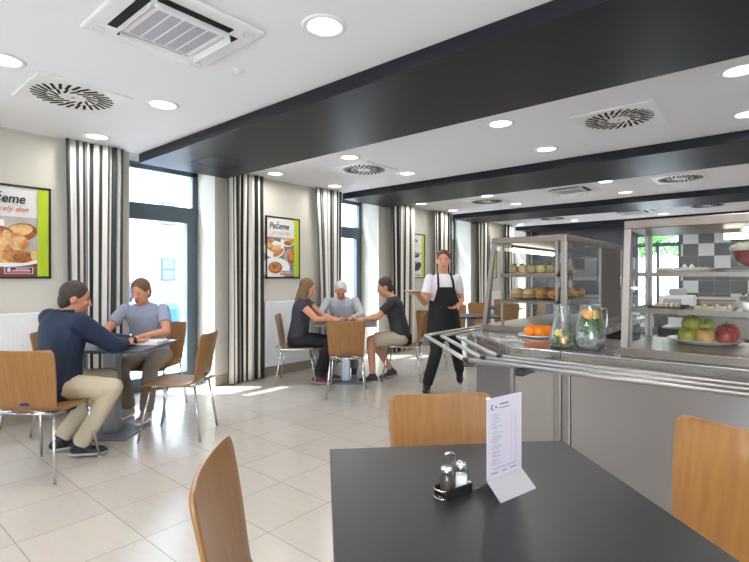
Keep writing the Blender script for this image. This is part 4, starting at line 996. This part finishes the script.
def person(label, base, J, mats, hair='short', sleeves='short', legs='long', extra=None, sc=1.0):
    """J: joints in (right, ahead, up) metres as seen from the viewer; parts hang from an Empty at `base`"""
    t = thing('person', label, 'person', WP(base[0], base[1])+(0,), A)
    j = {k: V((v[0]-base[0], v[1]-base[1], v[2])) for k, v in J.items() if k not in ('look', 'hand_l', 'hand_r', 'toe_l', 'toe_r', 'pn_l', 'pn_r')}
    look = V(J['look']).normalized(); up = V((0, 0, 1)); hl = look.cross(up).normalized(); hu = hl.cross(look).normalized()
    sh = (j['sh_r']-j['sh_l']); lat = sh.normalized(); mid = (j['sh_l']+j['sh_r'])/2; hp = (j['hip_l']+j['hip_r'])/2; hlat = (j['hip_r']-j['hip_l']).normalized()
    axis = (mid-hp).normalized(); fwd = up.cross(lat).normalized() if abs(lat.z) < .9 else look
    dep = axis.cross(lat).normalized(); hdep = axis.cross(hlat).normalized(); wv = sh.length/2
    def torso(mb, g, top=True, low=-.09):
        secs = [(hp-axis*(-low), hlat, .115+g, hdep, .095+g), (hp+axis*.0, hlat, .165+g, hdep, .115+g)]
        for f, a, b in ((.25, .150, .108), (.5, .140, .100), (.75, .158, .108), (.93, .165, .098)):
            c = hp+(mid-hp)*f; u = hlat.lerp(lat, f).normalized(); v = hdep.lerp(dep, f).normalized(); k = wv/.185
            secs.append((c, u, a*(k if f > .4 else 1)+g, v, b+g))
        secs.append((mid+axis*.035, lat, wv*.62+g, dep, .065+g)); secs.append((mid+axis*.062, lat, .062+g*.5, dep, .058+g*.5))
        loft(mb, secs)
    H = j['head']; neck = mid+axis*.05
    # body
    b = MB(); torso(b, 0)
    limb(b, [neck-axis*.03, H-hu*.06-look*.015], [.056, .050])
    b.ell(H+hu*.025-look*.012, (tuple(hl*.074), tuple(look*.094), tuple(hu*.096)), sub=3)
    b.ell(H-hu*.045+look*.018, (tuple(hl*.056), tuple(look*.066), tuple(hu*.070)), sub=3)
    b.ell(H-hu*.100+look*.052, (tuple(hl*.022), tuple(look*.020), tuple(hu*.018)), sub=2)
    limb(b, [H+look*.080+hu*.015, H+look*.100-hu*.022], [.010, .014])
    for s in (-1, 1): b.ell(H+hl*s*.076-look*.008-hu*.005, (tuple(hl*.010), tuple(look*.020), tuple(hu*.032)), sub=2); b.ell(H+look*.076+hl*s*.032-hu*.012, (.016, .016, .014), sub=2)
    for s, q in ((-1, 'l'), (1, 'r')):
        S, E, Wr = j['sh_'+q], j['el_'+q], j['wr_'+q]
        limb(b, [S, S.lerp(E, .45), E, E.lerp(Wr, .35), Wr], [.052, .046, .038, .038, .026])
        hd = V(J.get('hand_'+q) or (Wr-E)); pn = V(J.get('pn_'+q) or (0, 0, -1))
        hand(b, Wr, hd, pn, .5, s)
        Hp, K, An = j['hip_'+q], j['kn_'+q], j['an_'+q]
        limb(b, [Hp, Hp.lerp(K, .4), K, K.lerp(An, .35), An], [.085, .074, .054, .054, .036])
    body = remesh(b.build('body', mats['skin'], t), .0075, 3)
    # face details
    for s in (-1, 1):
        q = MB(); q.ell(H+look*.0835+hl*s*.032+hu*.012, (tuple(hl*.010), tuple(look*.007), tuple(hu*.0048)), sub=2); q.build('eye', M['eye'], t)
        q = MB(); q.tube([H+look*.088+hl*s*.016+hu*.032, H+look*.088+hl*s*.034+hu*.037, H+look*.076+hl*s*.052+hu*.030], .0028, n=6); q.build('eyebrow', mats['hair'], t)
    q = MB(); q.ell(H+look*.082-hu*.058, (tuple(hl*.024), tuple(look*.009), tuple(hu*.0075)), sub=2); q.build('mouth', M['lips'], t)
    # hair
    h = MB(); h.ell(H+hu*.042-look*.024, (tuple(hl*.084), tuple(look*.096), tuple(hu*.094)), sub=3); h.ell(H-hu*.01-look*.055, (tuple(hl*.075), tuple(look*.058), tuple(hu*.085)), sub=3)
    if hair == 'long':
        h.ell(H-hu*.12-look*.075, (tuple(hl*.085), tuple(look*.045), tuple(hu*.17)), sub=3)
        for s in (-1, 1): h.ell(H-hu*.06+hl*s*.075-look*.02, (tuple(hl*.022), tuple(look*.05), tuple(hu*.12)), sub=3)
    remesh(h.build('hair', mats['hair'], t), .007, 3)
    # clothes
    c = MB(); torso(c, .016 if sleeves != 'jacket' else .034, low=-.10 if sleeves != 'jacket' else -.16)
    for q in 'lr':
        S, E, Wr = j['sh_'+q], j['el_'+q], j['wr_'+q]
        if sleeves in ('long', 'jacket'):
            g = .008 if sleeves == 'long' else .020
            limb(c, [S, S.lerp(E, .45), E, E.lerp(Wr, .35), E.lerp(Wr, .92)], [.056+g, .050+g, .044+g, .042+g, .032+g])
        else:
            f = .62 if sleeves == 'short' else .3
            c.ell(S, (.058, .058, .058), sub=2); c.cone(S, S.lerp(E, f), .058, .060, n=18)
    top = remesh(c.build('jacket' if sleeves == 'jacket' else 'shirt', mats['top'], t), .0085, 3)
    if sleeves == 'jacket':
        c = MB(); c.lathe([(.066, -.02), (.074, .035), (.066, .04), (.058, -.02)], n=20, c=tuple(mid+axis*.04)); c.build('collar', mats['top'], t)
    c = MB(); loft(c, [(hp-axis*.10, hlat, .125, hdep, .105), (hp, hlat, .177, hdep, .125), (hp+axis*.06, hlat, .170, hdep, .122)])
    for q in 'lr':
        Hp, K, An = j['hip_'+q], j['kn_'+q], j['an_'+q]
        if legs == 'long': limb(c, [Hp, Hp.lerp(K, .4), K, K.lerp(An, .35)], [.098, .088, .070, .068]); c.cone(K.lerp(An, .35), An+(K-An).normalized()*.01, .068, .060, n=18)
        else: c.ell(Hp, (.098, .098, .098), sub=2); c.cone(Hp, Hp.lerp(K, .88), .098, .084, n=18)
    remesh(c.build('trousers' if legs == 'long' else 'shorts', mats['bottom'], t), .0085, 3)
    for q in 'lr':
        An, td = j['an_'+q], V(J['toe_'+q]).normalized(); sd = td.cross(up).normalized(); uu = sd.cross(td).normalized()
        f = MB(); f.ell(An-uu*.035-td*.015, (tuple(td*.055), tuple(sd*.040), tuple(uu*.042)), sub=3); f.ell(An-uu*.048+td*.085, (tuple(td*.095), tuple(sd*.046), tuple(uu*.030)), sub=3); limb(f, [An, An-uu*.03+td*.03], [.046, .046])
        s_ = remesh(f.build('shoe', mats['shoe'], t), .007, 3)
        g = MB(); lo = An-uu*.078
        loft(g, [(lo+td*.05+uu*z, td, a, sd, b_) for z, a, b_ in ((0, .125, .042), (.004, .130, .046), (.018, .130, .046), (.022, .125, .042))]); g.build('sole', M['shoegrey'] if mats['shoe'] is not M['shoegrey'] else M['white'], s_)
    if extra: extra(t, j, dict(hp=hp, mid=mid, axis=axis, dep=dep, lat=lat, hlat=hlat, hdep=hdep, H=H, hu=hu, hl=hl, look=look))
    return t

# the man in navy: sits on the near left chair, turned to the right
person('man in a navy jacket and khaki trousers leaning on the left table, seen from behind', (-2.30, 3.42), dict(
    hip_l=(-2.35, 3.50, .53), hip_r=(-2.19, 3.38, .53), sh_l=(-2.42, 3.58, 1.0), sh_r=(-2.09, 3.40, .985), head=(-2.20, 3.54, 1.145), look=(.85, .45, -.25),
    el_l=(-2.16, 3.86, .80), wr_l=(-2.00, 3.98, .775), el_r=(-1.93, 3.56, .80), wr_r=(-1.98, 3.80, .78), hand_l=(.5, .5, 0), hand_r=(-.1, .6, 0),
    kn_l=(-2.16, 3.90, .50), an_l=(-2.36, 3.60, .09), kn_r=(-1.89, 3.47, .51), an_r=(-2.14, 3.50, .09), toe_l=(.6, .5, 0), toe_r=(.75, .2, 0)),
    dict(skin=M['skin2'], hair=M['hairdark'], top=M['navy'], bottom=M['khaki'], shoe=M['shoeblack']), 'short', 'jacket')
person('man in a grey t-shirt facing the viewer behind the left table, hands at his tray', (-2.20, 4.72), dict(
    hip_l=(-2.09, 4.74, .53), hip_r=(-2.29, 4.74, .53), sh_l=(-2.03, 4.62, 1.0), sh_r=(-2.40, 4.62, 1.0), head=(-2.205, 4.53, 1.165), look=(-.1, -.9, -.35),
    el_l=(-1.93, 4.46, .80), wr_l=(-2.08, 4.28, .775), el_r=(-2.50, 4.46, .80), wr_r=(-2.35, 4.28, .775), hand_l=(-.4, -.3, 0), hand_r=(.5, -.3, 0),
    kn_l=(-2.02, 4.34, .50), an_l=(-2.07, 4.36, .09), kn_r=(-2.30, 4.34, .50), an_r=(-2.30, 4.50, .09), toe_l=(0, -1, 0), toe_r=(-.1, -1, 0)),
    dict(skin=M['skin'], hair=M['hairbrown'], top=M['greyshirt'], bottom=M['taupe'], shoe=M['shoegrey']), 'short', 'short')
person('woman with long brown hair in dark top and black trousers at the middle table', (-.955, 6.0), dict(
    hip_l=(-.96, 6.09, .53), hip_r=(-.96, 5.91, .53), sh_l=(-.88, 6.16, 1.0), sh_r=(-.90, 5.84, .99), head=(-.835, 6.0, 1.165), look=(.95, .1, -.25),
    el_l=(-.66, 6.20, .80), wr_l=(-.48, 6.12, .775), el_r=(-.70, 5.80, .80), wr_r=(-.52, 5.90, .785), hand_l=(.6, -.1, 0), hand_r=(.6, .2, 0),
    kn_l=(-.56, 6.08, .51), an_l=(-.60, 6.10, .09), kn_r=(-.55, 5.90, .52), an_r=(-.70, 5.90, .09), toe_l=(1, 0, 0), toe_r=(1, -.1, -.05)),
    dict(skin=M['skin'], hair=M['hairlong'], top=M['charcoal'], bottom=M['blackcloth'], shoe=M['shoered']), 'long', 'cap')
person('grey-haired man in a pale shirt facing the viewer at the back of the middle table', (-.44, 6.80), dict(
    hip_l=(-.34, 6.82, .53), hip_r=(-.54, 6.82, .53), sh_l=(-.27, 6.62, .985), sh_r=(-.64, 6.62, .985), head=(-.45, 6.48, 1.125), look=(.05, -.85, -.45),
    el_l=(-.17, 6.42, .80), wr_l=(-.30, 6.24, .775), el_r=(-.74, 6.42, .80), wr_r=(-.58, 6.26, .775), hand_l=(-.5, -.3, 0), hand_r=(.5, -.25, 0),
    kn_l=(-.30, 6.40, .50), an_l=(-.27, 6.46, .09), kn_r=(-.56, 6.40, .50), an_r=(-.60, 6.46, .09), toe_l=(0, -1, 0), toe_r=(0, -1, 0)),
    dict(skin=M['skin2'], hair=M['hairgrey'], top=M['paleshirt'], bottom=M['taupe'], shoe=M['shoedark']), 'short', 'long')
person('man in dark t-shirt and khaki shorts on the right side of the middle table', (.36, 6.20), dict(
    hip_l=(.34, 6.10, .53), hip_r=(.36, 6.28, .53), sh_l=(.22, 6.02, 1.0), sh_r=(.26, 6.36, 1.0), head=(.13, 6.17, 1.18), look=(-.95, -.05, -.3),
    el_l=(.02, 5.98, .80), wr_l=(-.14, 6.08, .775), el_r=(.05, 6.38, .80), wr_r=(-.10, 6.26, .775), hand_l=(-.6, .2, 0), hand_r=(-.6, -.2, 0),
    kn_l=(-.05, 6.06, .52), an_l=(-.02, 5.96, .09), kn_r=(-.03, 6.30, .50), an_r=(.22, 6.24, .10), toe_l=(-1, -.1, 0), toe_r=(-1, -.1, -.2)),
    dict(skin=M['skin'], hair=M['hairdark'], top=M['greypoly'], bottom=M['khaki'], shoe=M['shoedark']), 'short', 'short', 'shorts')
def apron(t, j, k):
    a = MB(); hp, ax, hl_, hd = k['hp'], k['axis'], k['hlat'], k['hdep']; mid = k['mid']; dep, lat = k['dep'], k['lat']
    secs = []
    for f, w_, d_, o in ((-.62, .205, .160, 0), (-.3, .200, .155, 0), (-.05, .190, .148, 0), (.2, .178, .138, 0), (.42, .168, .132, 0)):
        secs.append((hp+(mid-hp)*f, hl_, w_, hd, d_))
    loft(a, secs); o = remesh(a.build('apron_skirt', M['blackcloth'], t), .008, 3)
    b = MB(); f = -1 if (k['look'].dot(dep) < 0) else 1
    for s0, s1, w0, w1 in ((.40, .62, .150, .118), (.62, .80, .118, .098)):
        c0 = hp+(mid-hp)*s0+dep*f*.120; c1 = hp+(mid-hp)*s1+dep*f*.124
        b.bm.faces.new([b.bm.verts.new(p) for p in (c0-lat*w0, c0+lat*w0, c1+lat*w1, c1-lat*w1)])
    o = b.build('apron_bib', M['blackcloth'], t); m = o.modifiers.new('t', 'SOLIDIFY'); m.thickness = .012; m.offset = 0
    c0 = hp+(mid-hp)*.79+dep*f*.126
    for s in (-1, 1):
        b = MB(); b.tube([c0+lat*s*.09, mid+lat*s*.085+dep*f*.095-ax*.01, mid+lat*s*.07+ax*.062+dep*f*.03, mid+lat*s*.05+ax*.055-dep*f*.07], .013, n=8); b.build('apron_strap', M['blackcloth'], t)
person('waitress with short auburn hair, white blouse and black apron walking with a plate', (.80, 5.58), dict(
    hip_l=(.89, 5.60, .86), hip_r=(.72, 5.58, .86), sh_l=(.955, 5.58, 1.29), sh_r=(.635, 5.54, 1.29), head=(.79, 5.51, 1.495), look=(-.15, -.95, -.05),
    el_l=(1.03, 5.68, 1.04), wr_l=(.94, 5.50, .98), el_r=(.575, 5.50, 1.02), wr_r=(.475, 5.30, 1.125), hand_l=(-.5, -.5, -.2), hand_r=(-.35, -.5, .1), pn_r=(0, 0, 1),
    kn_l=(.95, 5.60, .47), an_l=(1.04, 5.88, .17), kn_r=(.70, 5.44, .47), an_r=(.595, 5.46, .085), toe_l=(-.1, -.85, -.4), toe_r=(-.2, -.95, 0)),
    dict(skin=M['skin'], hair=M['hairred'], top=M['whitecloth'], bottom=M['blackcloth'], shoe=M['shoeblack']), 'short', 'short', 'long', apron)
t = thing('plate', 'white plate carried in the waitress\'s raised hand', 'plate', WP(.415, 5.21)+(1.150,))
MB().lathe([(.0001, .004), (.06, .004), (.10, .014), (.102, .016), (.065, 0), (.0001, 0)], n=32).build('dish', M['china'], t)

# ------------------------------------------------------------------ outside the windows
o = MB().box((-30, -30, -.35), (GX-.09, 45, -.12)).box((GX-.09, YE+.31, -.35), (12, 45, -.12)).build('ground', M['asphalt']); struct(o)
t = thing('building', 'white plastered building across the street, seen through the first window', 'building', (-15, 6, -.12))
MB().box((-3, -22, 0), (0, 24, 11)).build('wall', M['facade'], t)
for i, y in enumerate(range(-18, 24, 3)):
    for z in (1.32, 3.1, 5.0):
        w_ = MB().box((-.05, y-.05+1.32, z), (.02, y+.42+1.32, z+.75)).build('window', M['facframe'], t)
        MB().box((.02, y+1.32, z+.40), (.03, y+.36+1.32, z+.70)).build('pane', M['facwin'], w_); MB().box((.02, y+1.32, z+.05), (.03, y+.36+1.32, z+.35)).build('pane', M['facwin'], w_)
MB().box((0, -1, 6.1), (2.2, 24, 6.35)).build('canopy', M['facade'], t)
t = thing('car', 'blue car parked outside the first window, in front of the white building', 'car', (-11.2, 3.55, -.12), math.pi/2)
q = MB(); q.box((-2.0, -.82, .28), (2.0, .82, .86), bev=.14); q.build('body', M['carblue'], t)
q = MB(); q.box((-1.15, -.70, .84), (1.05, .70, 1.40), bev=.20); q.build('cabin', M['carglass'], t); q = MB(); q.box((-.85, -.62, 1.37), (.75, .62, 1.43), bev=.02); q.build('roof', M['carblue'], t)
for x in (-1.25, 1.25):
    for y in (-.74, .74):
        q = MB(); q.tube([(x, y-.10, .31), (x, y+.10, .31)], .31, n=20); q.build('wheel', M['tyre'], t)
def tree(label, x, y, h, s):
    t = thing('tree', label, 'tree', (x, y, -.12), 0, 'trees outside the kitchen window')
    MB().tube([(0, 0, 0), (.05, 0, h*.4), (-.03, .05, h*.8)], .16, r1=.05).build('trunk', M['bark'], t)
    q = MB()
    for i in range(2600):
        a = random.uniform(0, 6.28); b = random.uniform(-1, 1); rr = s*(.35+.65*random.random()**.5); f = math.sqrt(1-b*b)
        c = V((rr*f*math.cos(a), rr*f*math.sin(a), h*.72+rr*b*.9)); d = V((random.gauss(0, 1), random.gauss(0, 1), random.gauss(0, 1))).normalized(); e = d.orthogonal().normalized(); l = .17
        q.poly([c-d*l, c+e*l*.5, c+d*l, c-e*l*.5])
    tag(q.build('foliage', M['leaf'], t), kind='stuff')
tree('leafy green tree filling the left of the kitchen window', -4.4, 18.5, 5.4, 2.2)
tree('leafy green tree filling the right of the kitchen window', -2.6, 23.5, 6.6, 2.9)

# ------------------------------------------------------------------ light, world, camera
w = bpy.data.worlds.new('sky'); scn.world = w; w.use_nodes = True
bg = w.node_tree.nodes['Background']; bg.inputs[0].default_value = (.74, .86, 1.0, 1); bg.inputs[1].default_value = 14
s = bpy.data.lights.new('sun', 'SUN'); s.energy = 16; s.angle = .01; s.color = (1, .95, .86)
so = bpy.data.objects.new('sun', s); COL.objects.link(so); so.rotation_euler = V((.62, .50, -1.35)).to_track_quat('-Z', 'Y').to_euler()
for a, b in WIN:
    l = bpy.data.lights.new('window_portal', 'AREA'); l.shape = 'RECTANGLE'; l.size = 2.5; l.size_y = b-a; l.cycles.is_portal = True
    o = bpy.data.objects.new('window_portal', l); COL.objects.link(o); o.location = (GX-.12, (a+b)/2, 1.3); o.rotation_euler = (0, -math.pi/2, 0)
for rng, z in (((.45, 1.30), .0),):
    pass
cam = bpy.data.cameras.new('camera'); cam.sensor_width = 36; cam.lens = 480.6/749*36; cam.shift_y = -3/749; cam.clip_start = .05
co = bpy.data.objects.new('camera', cam); COL.objects.link(co); co.location = (0, 0, 1.3); co.rotation_euler = (math.pi/2, 0, A); scn.camera = co
scn.view_settings.view_transform = 'Standard'; scn.view_settings.look = 'None'; scn.view_settings.exposure = 0.08; scn.view_settings.gamma = 1; scn.view_settings.use_curve_mapping = False
cy = scn.cycles; cy.use_denoising = True; cy.max_bounces = 12; cy.transparent_max_bounces = 24; cy.diffuse_bounces = 5; cy.glossy_bounces = 5; cy.transmission_bounces = 6
cy.caustics_reflective = True; cy.caustics_refractive = False; cy.sample_clamp_indirect = 6
